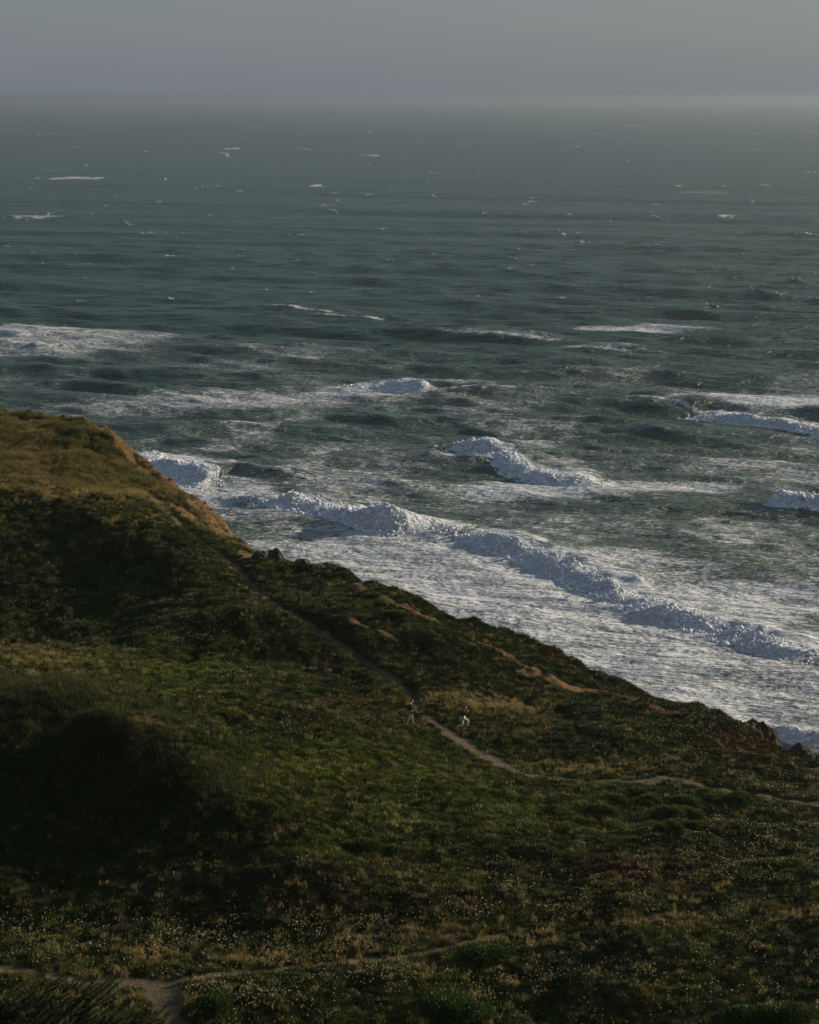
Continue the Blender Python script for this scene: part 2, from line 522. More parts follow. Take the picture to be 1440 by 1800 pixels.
def seapts(pts):
    return [at_sea(u, v) for u, v in pts]
BREAK = [  # base line of each breaker in photo pixels, height m, foam on crest, foam trailing behind (m), roller
    dict(p=[(440,896),(470,892),(520,905),(580,920),(635,936),(700,948)], h=2.6, fr=4.8, bk=8, foam=1.0, trail=26, roll=1.0),
    dict(p=[(660,940),(700,938),(745,938),(790,946)], h=1.0, fr=4.5, bk=8, foam=0.9, trail=16, roll=0.5),
    dict(p=[(745,938),(800,950),(870,972),(960,1002),(1050,1045),(1150,1085),(1250,1120),(1350,1150),(1470,1178)], h=1.6, fr=4.2, bk=10, foam=1.0, trail=34, roll=1.0),
    dict(p=[(760,792),(800,800),(850,808),(890,835),(930,845),(980,852),(1040,862)], h=2.2, fr=5.0, bk=10, foam=0.75, trail=12, roll=0.7),
    dict(p=[(540,800),(640,810),(760,818),(830,832),(890,842)], h=1.4, fr=9.0, bk=14, foam=0.0, trail=0, roll=0),
    dict(p=[(1000,704),(1090,712),(1150,722),(1230,734)], h=1.9, fr=8, bk=12, foam=0.25, trail=4, roll=0.1),
    dict(p=[(1180,730),(1240,735),(1300,745),(1370,752),(1480,775)], h=2.3, fr=4.0, bk=10, foam=1.0, trail=38, roll=0.9),
    dict(p=[(590,686),(640,688),(690,690),(760,692)], h=2.4, fr=4.5, bk=9, foam=0.95, trail=10, roll=0.7),
    dict(p=[(720,690),(800,694),(880,694),(980,692)], h=1.6, fr=7, bk=10, foam=0.35, trail=14, roll=0.1),
    dict(p=[(690,590),(760,592),(800,594),(860,598),(930,602),(990,604),(1060,606)], h=2.3, fr=7, bk=12, foam=0.25, trail=8, roll=0.1),
    dict(p=[(840,612),(1000,617),(1080,620),(1240,626)], h=1.3, fr=10, bk=14, foam=0.18, trail=5, roll=0.1),
    dict(p=[(170,800),(220,818),(280,838),(340,850),(390,850)], h=2.0, fr=9.0, bk=6, foam=0.9, trail=3, roll=0.5),
    dict(p=[(290,826),(370,832),(420,838),(520,852)], h=2.0, fr=6.5, bk=11, foam=0.4, trail=8, roll=0.2),
    dict(p=[(1335,888),(1380,892),(1430,896),(1500,905)], h=2.4, fr=4.0, bk=8, foam=1.0, trail=14, roll=0.9),
    dict(p=[(1050,905),(1130,905),(1220,903),(1330,896)], h=1.1, fr=7.0, bk=10, foam=0.0, trail=0, roll=0.0),
    dict(p=[(1170,1262),(1240,1282),(1310,1296),(1380,1306),(1480,1322)], h=1.0, fr=2.6, bk=4, foam=0.95, trail=9, roll=0.7),
    dict(p=[(400,542),(470,546),(500,549),(530,551),(600,556)], h=1.7, fr=8, bk=12, foam=0.4, trail=5, roll=0.1),
    dict(p=[(500,556),(560,560),(620,563),(700,566)], h=1.9, fr=8, bk=12, foam=0.45, trail=5, roll=0.1),
    dict(p=[(-60,604),(0,608),(40,612),(110,616)], h=2.0, fr=8, bk=10, foam=0.8, trail=10, roll=0.1),
    dict(p=[(240,610),(380,622),(480,636),(620,650)], h=1.1, fr=11, bk=16, foam=0.0, trail=14, roll=0.0),
    dict(p=[(0,668),(160,684),(300,700),(460,712)], h=0.9, fr=11, bk=16, foam=0.0, trail=0, roll=0.0),
    dict(p=[(180,772),(420,765),(560,762),(760,776)], h=1.0, fr=11, bk=15, foam=0.0, trail=0, roll=0.0),
    dict(p=[(800,658),(1000,664),(1180,676)], h=0.9, fr=11, bk=15, foam=0.0, trail=6, roll=0.0),
    dict(p=[(860,756),(1050,762),(1200,772),(1380,790)], h=1.0, fr=11, bk=15, foam=0.0, trail=0, roll=0.0),
    dict(p=[(180,546),(330,553),(430,554),(600,566)], h=1.0, fr=12, bk=16, foam=0.0, trail=0, roll=0.0),
    dict(p=[(1060,930),(1180,945),(1300,962),(1440,985)], h=1.0, fr=6, bk=9, foam=0.2, trail=8, roll=0.0),
]
crest_pts = []
for bi, B in enumerate(BREAK):
    P = seapts(B['p'])
    xs = [p[0] for p in P]; ys = [p[1] for p in P]
    m_ = (SX > min(xs) - 70) & (SX < max(xs) + 70) & (SY > min(ys) - 90) & (SY < max(ys) + 120)
    x, y = SX[m_], SY[m_]
    d_, s_, a_ = seg_dist(x, y, P)
    t = np.where(s_ > 0, d_, -d_)                      # + seaward (left of travel, away from the camera)
    t = t + 0.9 * fbm(x / 4, y / 4, 3, 300 + bi) + 2.4 * fbm(x / 15, y / 15, 2, 310 + bi)
    ew = 0.14 if B['roll'] > 0.4 else 0.45
    env = np.minimum(1, np.minimum(sstep(-0.01, ew, a_), sstep(1.01, 1 - ew, a_)))
    env = env * np.clip(0.82 + 0.75 * fbm(x / 13, y / 13, 3, 330 + bi), 0.3, 1.35)
    # beyond the ends distance grows along the line: fade
    fr, bk, h = B['fr'], B['bk'], B['h']
    tc = t - fr                                        # crest lies fr behind the foot
    prof = np.where(tc < 0, sstep(-fr, 0.0, tc) ** 0.8, np.exp(-(tc / bk) ** 2))
    prof = np.where(d_ > 60, 0, prof)
    ends = np.where((a_ <= 0.0) | (a_ >= 1.0), np.exp(-(np.maximum(d_ - abs(t) * 0 - 0, 0) / (fr + bk)) ** 2), 1)
    SZ[m_] += h * prof * env * ends
    roll = B['roll'] * env * ends
    face = (tc > -fr * 1.15) & (tc < bk * 0.5)
    lump = (fbm(x / 2.6, y / 4.5, 3, 350 + bi) * 0.9 + np.abs(fbm(x / 4.5, y / 7, 2, 370 + bi)) * 1.1)
    SZ[m_] += np.where(face, roll * lump * 0.40 * h / 2.5 * sstep(-fr * 1.15, -fr * 0.4, tc), 0)
    fo = B['foam']
    # front roller, crest line and the trail left behind
    cf = np.where(B['roll'] > 0.4, sstep(-fr * 1.25, -fr * 0.85, tc + 0.5 * nb2[m_]), sstep(-fr * 0.35, -fr * 0.05, tc + 0.6 * nb2[m_]))
    cf = cf * (1 - sstep(bk * 0.12, bk * 0.12 + 1.5 + B['trail'] * 0.12, tc))
    tr = sstep(0, 1, tc) * np.exp(-np.maximum(tc, 0) / max(B['trail'], 0.1)) * (0.85 + 0.7 * nb1[m_] + 0.5 * nb2[m_]) if B['trail'] else 0
    f = np.clip(fo * cf * 1.3 + (0.75 * tr if B['trail'] else 0), 0, 1.2) * np.clip(env * 1.5, 0, 1) * ends
    foam[m_] = np.maximum(foam[m_], f)
    turb[m_] = np.maximum(turb[m_], roll * face)

# foam fields: each is a place, its extent along and across the shore, and how dense it is
FIELD = [  # u, v, half width px, half height px, density
    (120,598,260,34,0.62),(40,585,150,22,0.75),(430,702,330,24,0.66),(640,690,150,16,0.7),(250,712,230,14,0.55),(820,672,130,12,0.5),(420,640,200,14,0.42),(560,620,200,16,0.4),
    (1120,576,140,8,0.85),(1060,610,110,4,0.6),(1320,700,220,16,0.9),(1370,715,150,14,1.0),(1130,856,240,13,0.8),(930,860,230,16,0.95),(1000,840,80,14,0.9),(620,868,140,16,0.6),
    (1330,818,200,18,0.6),(1200,800,180,10,0.35),(1060,905,220,12,0.4),(860,700,150,10,0.38),(700,640,150,8,0.35),(1000,690,120,8,.3),(900,745,200,7,0.3),(480,805,150,6,.3),
    (300,815,130,30,0.85),(400,860,120,30,0.85),(1180,1000,180,26,0.5),(1300,960,240,20,0.34),(1360,1060,200,60,0.8),(1240,1050,180,40,0.85),(1100,990,140,26,0.8),(1350,985,160,12,.45),
    (130,313,100,3,0.8),(60,380,70,3,0.75),(555,326,26,3,0.9),(410,261,28,2.5,0.8),(655,273,22,2.5,0.8),(930,353,22,3,0.9),(1275,379,28,3,0.9),(1240,338,90,3,0.45),(985,522,40,4,0.6),
    (1215,382,10,3,0.8),(990,412,8,3,0.9),(1345,325,12,3,.6),(1120,221,30,2,.6),(265,410,16,3,.6),(100,300,60,3,.3)]
for (fu, fv, hw, hh, dn) in FIELD:
    cx, cy = at_sea(fu, fv)
    y0 = at_sea(fu, fv + hh)[1]; y1 = at_sea(fu, fv - hh)[1]
    a = hw / FPX * cy; b_ = max((y1 - y0) / 2, 2.0)
    q = np.hypot((SX - cx) / a, (SY - cy) / b_)
    if fv < 540:
        near = q < 3
        q[near] = q[near] + 0.75 * fbm((SX[near] - cx) / (a * 0.3), (SY[near] - cy) / (b_ * 0.9), 3, 260 + int(fu)) + 0.25
    foam = np.maximum(foam, dn * (1 - sstep(0.35, 1.25, q + 0.35 * nb1 + 0.2 * nb3)))
# the inner surf: washed white between the last breakers and the beach
INNER = [(150,800),(300,842),(430,885),(470,893),(560,915),(640,938),(745,935),(870,972),(960,1002),(1050,1045),(1150,1085),(1250,1120),(1350,1150),(1470,1178),(1900,1300)]
di, si, _ = seg_dist(SX, SY, [(-200, 760)] + seapts(INNER))
inn = np.where(si < 0, di, -di)
inner = sstep(-5, 1, inn + 2.5 * nb1)
dens = 0.80 + 0.16 * nb1 + 0.12 * nb3
# clearer water just below the first breaker
cx, cy = at_sea(470, 905)
dens = dens - 0.42 * np.exp(-(((SX - cx) / 17) ** 2 + ((SY - cy + 12) / 22) ** 2))
cx, cy = at_sea(1330, 1318)
dens = dens - 0.3 * np.exp(-(((SX - cx) / 14) ** 2 + ((SY - cy) / 7) ** 2))
foam = np.maximum(foam, inner * dens)
SZ = np.where(inner > 0.5, SZ * 1.0, SZ)
SZ += inner * (0.10 * fbm(SX / 1.3, SY / 2.2, 3, 401) + 0.16 * fbm(SX / 5, SY / 7, 3, 411))
# whitecaps of the open sea
far = sstep(520, 900, SY)
crng = np.random.default_rng(31)
for k in range(360):
    wv_ = 186 + 360 * crng.uniform() ** 1.5
    wu_ = crng.uniform(-150, 1590)
    cx, cy = at_sea(wu_, wv_)
    ci, cj = int(np.searchsorted(sd, cy)), int(np.searchsorted(su, wu_))           # settle on the nearest crest
    ra, rb, ca, cb = max(ci - 4, 0), min(ci + 5, len(sd)), max(cj - 10, 0), min(cj + 11, len(su))
    if rb - ra > 2 and cb - ca > 2:
        ii, jj = np.unravel_index(np.argmax(SZ[ra:rb, ca:cb]), (rb - ra, cb - ca))
        cx, cy = SX[ra + ii, ca + jj], SY[ra + ii, ca + jj]
    sc_ = crng.choice([0.5, 0.8, 1.3, 2.2], p=[0.32, 0.42, 0.20, 0.06])
    a = sc_ * crng.uniform(6, 17) / FPX * cy * (0.55 + 0.45 * min(1, 1500 / cy)); slo = -math.tan(min(0.2, max(-0.08, crng.normal(0.08, 0.08)))) * cy / CAM_H     # crests run slantwise to the shore
    i0 = np.searchsorted(sd, cy)
    st_ = sd[min(i0 + 1, len(sd) - 1)] - sd[max(i0 - 1, 0)]
    b_ = max(sc_ * crng.uniform(0.8, 1.6), 0.36 * st_)
    str_ = crng.uniform(0.40, 1.0)
    ext = 3 * b_ + 2.5 * a * abs(slo)
    r0, r1 = np.searchsorted(sd, cy - ext), np.searchsorted(sd, cy + ext) + 1
    c0, c1 = np.searchsorted(su, 720 + FPX * (cx - 2.5 * a) / cy), np.searchsorted(su, 720 + FPX * (cx + 2.5 * a) / cy) + 1
    xs_, ys_ = SX[r0:r1, c0:c1] - cx, SY[r0:r1, c0:c1] - cy
    if xs_.size == 0:
        continue
    along = xs_; across = ys_ - slo * xs_ + 0.6 * b_ * np.sin(xs_ * 4 / a + k)
    g = np.exp(-(along / a) ** 2 - (across / b_) ** 2) * (0.75 + 0.9 * fbm((xs_ + cx) / (0.35 * a), (ys_ + cy) / (b_ * 1.5), 2, 520 + k))
    foam[r0:r1, c0:c1] = np.maximum(foam[r0:r1, c0:c1], np.clip(g * str_, 0, 1.1))
    SZ[r0:r1, c0:c1] += 0.5 * sc_ * g * min(1, 1200 / cy)
# streaks of old foam around the surf
foam = np.maximum(foam, (1 - far * 0.85) * (0.26 + 0.32 * sstep(-0.15, 0.4, nb3 + 0.6 * nb1 + 0.3 * nb2)))
sco = np.stack([SX, SY, SZ], -1).reshape(-1, 3)
sme = np_mesh('sea', sco, grid_quads(len(sd), len(su)))
attr(sme, 'foam', np.clip(foam, 0, 1.2))
attr(sme, 'churn', np.clip(turb, 0, 1))

m, nt, N, L, b = new_mat('sea_water')
geo = N.new('ShaderNodeNewGeometry')
pos = geo.outputs['Position']
mp = N.new('ShaderNodeMapping'); L.new(pos, mp.inputs['Vector']); mp.inputs['Scale'].default_value = (0.5, 0.85, 1); mp.inputs['Rotation'].default_value = (0, 0, R(9))
f1 = noise_node(nt, 1.7, 6, 0.55, mp.outputs['Vector'], 0.6)
f2 = noise_node(nt, 0.16, 5, 0.6, mp.outputs['Vector'], 0.3)
rp = noise_node(nt, 0.55, 6, 0.62, mp.outputs['Vector'], 0.2)
rp2 = noise_node(nt, 0.06, 4, 0.6, mp.outputs['Vector'], 0.2)
fa = attr_node(nt, 'foam')
vor = N.new('ShaderNodeTexVoronoi'); vor.feature = 'DISTANCE_TO_EDGE'; vor.inputs['Scale'].default_value = 0.55
wob = N.new('ShaderNodeVectorMath'); wob.operation = 'MULTIPLY_ADD'
L.new(f2.outputs['Color'], wob.inputs[0]); wob.inputs[1].default_value = (9, 9, 0); L.new(mp.outputs['Vector'], wob.inputs[2])
L.new(wob.outputs[0], vor.inputs['Vector'])
lace = map_node(nt, vor.outputs['Distance'], 0.0, 0.22, 1.0, 0.0)
nn = math_node(nt, 'ADD', math_node(nt, 'MULTIPLY', f1.outputs['Fac'], 0.60), math_node(nt, 'MULTIPLY', f2.outputs['Fac'], 0.34))
nn = math_node(nt, 'ADD', nn, math_node(nt, 'MULTIPLY', lace, 0.09))
th = math_node(nt, 'SUBTRACT', 0.70, math_node(nt, 'MULTIPLY', fa.outputs['Fac'], 0.42))
fm = map_node(nt, nn, th, math_node(nt, 'ADD', th, 0.13))
fm = math_node(nt, 'MULTIPLY', fm, map_node(nt, fa.outputs['Fac'], 0.03, 0.2), None, True)
deep = mix_col(nt, rp2.outputs['Fac'], (0.005, 0.038, 0.018), (0.012, 0.063, 0.031))
murk = mix_col(nt, map_node(nt, fa.outputs['Fac'], 0.15, 0.95, 0.0, 1.0, False), deep, (0.27, 0.30, 0.285))
L.new(mix_col(nt, fm, murk, (0.59, 0.64, 0.69)), b.inputs['Base Color'])
L.new(map_node(nt, fm, 0, 1, 0.22, 0.9), b.inputs['Roughness'])
b.inputs['IOR'].default_value = 1.33
L.new(map_node(nt, fm, 0, 1, 0.22, 0.05), b.inputs['Specular IOR Level'])
hgt = math_node(nt, 'ADD', math_node(nt, 'MULTIPLY', rp.outputs['Fac'], 1.5), math_node(nt, 'MULTIPLY', f1.outputs['Fac'], 0.45))
rp3 = noise_node(nt, 0.17, 4, 0.6, mp.outputs['Vector'], 0.3)
hgt = math_node(nt, 'ADD', hgt, math_node(nt, 'MULTIPLY', rp2.outputs['Fac'], 5.5))
hgt = math_node(nt, 'ADD', hgt, math_node(nt, 'MULTIPLY', rp3.outputs['Fac'], 5.5))
hgt = math_node(nt, 'ADD', hgt, math_node(nt, 'MULTIPLY', fm, 0.18))
bp = N.new('ShaderNodeBump'); bp.inputs['Strength'].default_value = 1.0; bp.inputs['Distance'].default_value = 1.6
L.new(hgt, bp.inputs['Height']); L.new(bp.outputs['Normal'], b.inputs['Normal'])
sme.materials.append(m)
sea = link(bpy.data.objects.new('sea', sme))
setp(sea, 'rough green sea with breakers and white surf', None, None, 'structure')

# ---------------------------------------------------------------- haze
def haze_box():
    x0, x1, y0, y1, z0, z1 = -45000, 45000, -60, 62000, -5, 86
    v = [(x0,y0,z0),(x1,y0,z0),(x1,y1,z0),(x0,y1,z0),(x0,y0,z1),(x1,y0,z1),(x1,y1,z1),(x0,y1,z1)]
    f = [(0,3,2,1),(4,5,6,7),(0,1,5,4),(1,2,6,5),(2,3,7,6),(3,0,4,7)]
    m = bpy.data.materials.new('sea_haze'); m.use_nodes = True
    nt = m.node_tree; nt.nodes.clear()
    out = nt.nodes.new('ShaderNodeOutputMaterial'); pv = nt.nodes.new('ShaderNodeVolumePrincipled')
    pv.inputs['Color'].default_value = (0.47, 0.565, 0.655, 1)
    pv.inputs['Density'].default_value = 1 / 9500.0
    pv.inputs['Anisotropy'].default_value = 0.68
    nt.links.new(pv.outputs['Volume'], out.inputs['Volume'])
    o = mesh_obj('haze', v, f, m)
    setp(o, 'grey sea haze thickening towards the horizon', None, None, 'stuff')
haze_box()
# ---------------------------------------------------------------- ground cover (uncountable: one object per kind)
def scatter(name, src_v, src_f, mat, pts, rot, scl, tint, label, smooth=False):
    """one mesh that holds the plant itself and the places where it grows"""
    ns, npt = len(src_v), len(pts)
    me = bpy.data.meshes.new(name)
    me.from_pydata([tuple(v) for v in src_v] + [(0, 0, 0)] * npt, [], src_f)
    if smooth:
        me.polygons.foreach_set('use_smooth', [True] * len(me.polygons))
    allco = np.concatenate([np.asarray(src_v, float), pts]).astype(np.float32)
    me.vertices.foreach_set('co', allco.ravel())
    attr(me, 'plant', np.concatenate([np.ones(ns), np.zeros(npt)]))
    attr(me, 'turn', np.concatenate([np.zeros((ns, 3)), rot]), 'FLOAT_VECTOR')
    sc = np.asarray(scl, float)
    if sc.ndim == 1:
        sc = np.repeat(sc[:, None], 3, 1)
    attr(me, 'size', np.concatenate([np.ones((ns, 3)), sc]), 'FLOAT_VECTOR')
    attr(me, 'tint', np.concatenate([np.zeros((ns, 3)), tint]), 'FLOAT_VECTOR')
    me.materials.append(mat)
    o = link(bpy.data.objects.new(name, me))
    ng = bpy.data.node_groups.new(name + '_spread', 'GeometryNodeTree')
    ng.interface.new_socket('Geometry', in_out='INPUT', socket_type='NodeSocketGeometry')
    ng.interface.new_socket('Geometry', in_out='OUTPUT', socket_type='NodeSocketGeometry')
    A = ng.nodes.new
    gi, go = A('NodeGroupInput'), A('NodeGroupOutput')
    def named(n, t):
        q = A('GeometryNodeInputNamedAttribute'); q.data_type = t; q.inputs['Name'].default_value = n
        return q.outputs['Attribute']
    sep = A('GeometryNodeSeparateGeometry'); sep.domain = 'POINT'
    cmp_ = A('FunctionNodeCompare'); cmp_.data_type = 'FLOAT'; cmp_.operation = 'GREATER_THAN'; cmp_.inputs[1].default_value = 0.5
    ng.links.new(named('plant', 'FLOAT'), cmp_.inputs[0])
    ng.links.new(cmp_.outputs[0], sep.inputs['Selection'])
    ng.links.new(gi.outputs[0], sep.inputs['Geometry'])
    iop = A('GeometryNodeInstanceOnPoints')
    ng.links.new(sep.outputs['Inverted'], iop.inputs['Points'])
    ng.links.new(sep.outputs['Selection'], iop.inputs['Instance'])
    e2r = A('FunctionNodeEulerToRotation')
    ng.links.new(named('turn', 'FLOAT_VECTOR'), e2r.inputs[0])
    ng.links.new(e2r.outputs[0], iop.inputs['Rotation'])
    ng.links.new(named('size', 'FLOAT_VECTOR'), iop.inputs['Scale'])
    ng.links.new(iop.outputs['Instances'], go.inputs[0])
    md = o.modifiers.new('spread', 'NODES'); md.node_group = ng
    return setp(o, label, None, None, 'stuff')

def leaf_mat(name, rough=0.55, trans=0.15, spec=0.3):
    m, nt, N, L, b = new_mat(name)
    t = attr_node(nt, 'tint', True)
    geo = N.new('ShaderNodeNewGeometry')
    n = noise_node(nt, 14.0, 3, 0.6, geo.outputs['Position'])
    k = map_node(nt, n.outputs['Fac'], 0.3, 0.7, 0.6, 1.45)
    mul = N.new('ShaderNodeVectorMath'); mul.operation = 'SCALE'
    L.new(t.outputs['Vector'], mul.inputs[0]); L.new(k, mul.inputs['Scale'])
    L.new(mul.outputs[0], b.inputs['Base Color'])
    b.inputs['Roughness'].default_value = rough
    b.inputs['Specular IOR Level'].default_value = spec
    if trans:
        tr = N.new('ShaderNodeBsdfTranslucent'); L.new(mul.outputs[0], tr.inputs['Color'])
        mx = N.new('ShaderNodeMixShader'); mx.inputs[0].default_value = trans
        L.new(b.outputs[0], mx.inputs[1]); L.new(tr.outputs[0], mx.inputs[2])
        L.new(mx.outputs[0], N['Material Output'].inputs['Surface'])
    return m

prng = np.random.default_rng(23)
def tuft_fingers(n, rad, lo, hi, w):
    """succulent finger leaves, three-sided and pointed"""
    V, F = [], []
    for i in range(n):
        a, r = prng.uniform(0, 6.283), rad * math.sqrt(prng.uniform())
        bx, by = r * math.cos(a), r * math.sin(a)
        ln = prng.uniform(lo, hi)
        ta, tm = prng.uniform(0, 6.283), prng.uniform(0.1, 0.8)
        dv = Vector((math.cos(ta) * tm, math.sin(ta) * tm, 1)).normalized()
        e1 = dv.orthogonal().normalized(); e2 = dv.cross(e1)
        base = Vector((bx, by, -0.04)); k = len(V); ww = w * prng.uniform(0.7, 1.3)
        for q, s in ((0.0, 0.7), (0.55, 1.0)):
            c = base + dv * ln * q
            for j in range(3):
                an = j * 2.094
                V.append(c + (e1 * math.cos(an) + e2 * math.sin(an)) * ww * s)
        V.append(base + dv * ln + Vector((0, 0, ln * 0.12)))
        for j in range(3):
            j2 = (j + 1) % 3
            F.append((k + j, k + j2, k + 3 + j2, k + 3 + j)); F.append((k + 3 + j, k + 3 + j2, k + 6))
    return V, F

def tuft_blades(n, rad, lo, hi, w, lean=(0.0, 0.0), spread=0.6):
    V, F = [], []
    for i in range(n):
        a, r = prng.uniform(0, 6.283), rad * math.sqrt(prng.uniform())
        base = Vector((r * math.cos(a), r * math.sin(a), -0.03))
        ln = prng.uniform(lo, hi)
        d0 = Vector((prng.normal(lean[0], spread * 0.5), prng.normal(lean[1], spread * 0.5), 1)).normalized()
        d1 = (d0 + Vector((prng.normal(lean[0], spread), prng.normal(lean[1], spread), -0.15))).normalized()
        sd_ = Vector((prng.normal(), prng.normal(), 0.05)).normalized() * w * prng.uniform(0.6, 1.3)
        m1 = base + d0 * ln * 0.55; tip = m1 + d1 * ln * 0.45
        k = len(V)
        V += [base - sd_, base + sd_, m1 + sd_ * 0.75, m1 - sd_ * 0.75, tip]
        F += [(k, k + 1, k + 2, k + 3), (k + 3, k + 2, k + 4)]
    return V, F

def flower_mesh():
    V, F = [Vector((0, 0, 0.012))], []
    n = 9
    for i in range(n):
        a = i * 2 * math.pi / n
        for da, r, z in ((-0.2, 0.6, 0.004), (0.0, 1.0, 0.014), (0.2, 0.6, 0.004)):
            V.append(Vector((math.cos(a + da) * r * 0.045, math.sin(a + da) * r * 0.045, z)))
        k = 1 + 3 * i
        F.append((0, k, k + 1, k + 2))
    k = len(V)
    V += [Vector((0.004, 0, 0)), Vector((-0.004, 0.003, 0)), Vector((0.0, 0, -0.12))]
    F.append((k, k + 1, k + 2))
    return V, F

def spots(n, dmin=99.0, dmax=296.0, umin=-130, umax=1570):
    """random places on the hillside, even per square metre"""
    dd = np.sqrt(prng.uniform(dmin ** 2, dmax ** 2, n))
    x = (prng.uniform(umin, umax, n) - 720) / FPX * dd
    return x, dd

def turned(x, y, follow, jitter=0.15):
    nx, ny, nz = samp(NX, x, y) * follow, samp(NY, x, y) * follow, samp(NZ, x, y)
    nx = nx + prng.normal(0, jitter, len(x)); ny = ny + prng.normal(0, jitter, len(x))
    nz = np.maximum(nz, 0.3)
    l = np.sqrt(nx ** 2 + ny ** 2 + nz ** 2); nx, ny, nz = nx / l, ny / l, nz / l
    e1 = np.stack([nz, np.zeros_like(nx), -nx], -1); e1 /= np.linalg.norm(e1, axis=1)[:, None]
    n = np.stack([nx, ny, nz], -1); e2 = np.cross(n, e1)
    a = prng.uniform(0, 6.283, len(x))[:, None]
    t = e1 * np.cos(a) + e2 * np.sin(a); bt = np.cross(n, t)
    return np.stack([np.arctan2(bt[:, 2], n[:, 2]), -np.arcsin(np.clip(t[:, 2], -1, 1)), np.arctan2(t[:, 1], t[:, 0])], -1)

def lerp_col(a, b, t):
    return np.asarray(a)[None, :] * (1 - t[:, None]) + np.asarray(b)[None, :] * t[:, None]

def blob_field(u, v, blobs):
    w = np.zeros_like(u)
    for (bu, bv, hw, hh, st) in blobs:
        w = np.maximum(w, st * np.exp(-(((u - bu) / hw) ** 2 + ((v - bv) / hh) ** 2)))
    return w

GRASSY = [(330,1672,260,10,0.6),(700,1700,160,12,0.5),(480,1625,180,8,0.35),(100,800,260,75,1.0),(230,850,120,60,1.0),(820,1235,120,22,0.9),(900,1240,70,25,0.8),(1150,1350,90,12,0.7),(640,1655,90,22,0.75),(560,1690,160,14,0.8),(800,1640,110,20,0.8),
          (330,1690,160,14,0.7),(230,1750,120,40,0.8),(1150,1618,140,12,0.7),(1400,1600,90,14,0.9),(960,1650,120,14,.6),(100,1715,160,12,.7),(60,1170,120,40,.6),(1000,1350,120,14,.6),(1090,1345,60,20,.7),
          (880,1270,80,30,.5),(250,1280,90,25,.5),(850,1125,60,20,.3)]
RED = [(1000,1150,60,22,0.9),(1180,1230,60,18,0.8),(1290,1300,70,22,1.0),(1340,1310,60,18,0.8),(1130,1530,130,30,0.9),(1150,1555,120,20,.8),(620,1250,140,30,0.5),(560,1160,90,25,0.4),(900,1210,50,14,0.4),
       (1310,1345,60,16,.9),(560,1590,120,40,.45),(700,1560,140,50,.35),(850,1600,200,40,.4)]
LUSH_SUNLIT = [(600,1350,300,60,1.0),(330,1180,160,40,0.8),(820,1430,200,50,0.8),(980,1440,120,40,.7),(620,1480,80,40,0.8),(860,1690,90,20,.7),(1250,1640,120,15,.7),(1380,1640,120,12,.6),(780,1780,120,20,.9),(1350,1790,100,12,.9)]  # greener growth, with the sunlit mound's brightness also put into the plant colour

# ice plant: the mat that covers most of the slope
x, y = spots(215000)
z = samp(TZ, x, y); sl = samp(soil, x, y); so_ = samp(TS, x, y)
u, v = to_pix(x, y, z)
grs = np.clip(blob_field(u, v, GRASSY) + 0.25 * fbm(x / 3, y / 4, 3, 601), 0, 1)
headl = sstep(219, 231, y + 5 * fbm(x / 4, y / 4, 3, 605))
grs = np.maximum(grs, headl * 0.93)
thin = fbm(x / 1.1, y / 1.4, 3, 611)
PEOPLE_AT = [on_ground(721.5, 1277), on_ground(818, 1281)]
clear = np.minimum.reduce([np.hypot(x - q.x, y - q.y) for q in PEOPLE_AT])
keep = (clear > 0.55) & ((sl < 0.30 + 0.22 * thin) | ((y > 224) & (prng.uniform(size=len(x)) < 0.14))) & (so_ < 2.5) & (prng.uniform(size=len(x)) > grs) & (thin > -0.42)
x, y, z, u, v, thin = (a[keep] for a in (x, y, z, u, v, thin))
nred = fbm(x / 2.5, y / 3.5, 4, 621); nlu = fbm(x / 5, y / 8, 3, 631); rnd = prng.uniform(size=len(x))
red = np.clip(blob_field(u, v, RED) * 0.9 + 0.55 * nred - 0.08, 0, 1) * (0.35 + 0.65 * rnd)
lush_sunlit = np.clip(blob_field(u, v, LUSH_SUNLIT) * 0.7 + 0.5 * nlu + 0.1, 0, 1)
tint = lerp_col((0.032, 0.050, 0.006), (0.132, 0.166, 0.015), lush_sunlit)  # bright end carries painted sunlight on the slope as well as fresh green
tint = tint * (1 - red[:, None]) + np.asarray((0.115, 0.036, 0.014))[None, :] * red[:, None]
dry = np.clip(fbm(x / 1.6, y / 2.2, 3, 641) * 1.6 - 0.3, 0, 1) * 0.42
tint = tint * (1 - dry[:, None]) + np.asarray((0.085, 0.062, 0.026))[None, :] * dry[:, None]
tint = tint * (0.5 + 1.1 * prng.uniform(size=len(x)) ** 1.3)[:, None]
scl = (0.85 + 0.5 * prng.uniform(size=len(x))) * (0.9 + 0.0022 * (y - 100))
sc3 = np.stack([scl, scl, scl * (1.0 + 0.9 * np.clip(thin, -0.4, 0.8))], -1)
sv, sf = tuft_fingers(34, 0.24, 0.10, 0.22, 0.013)
scatter('ice_plant', sv, sf, leaf_mat('ice_plant_leaf', 0.55, 0.2, 0.15), np.stack([x, y, z], -1), turned(x, y, 0.7), sc3, tint,
        'dark green ice plant matting the whole hillside')

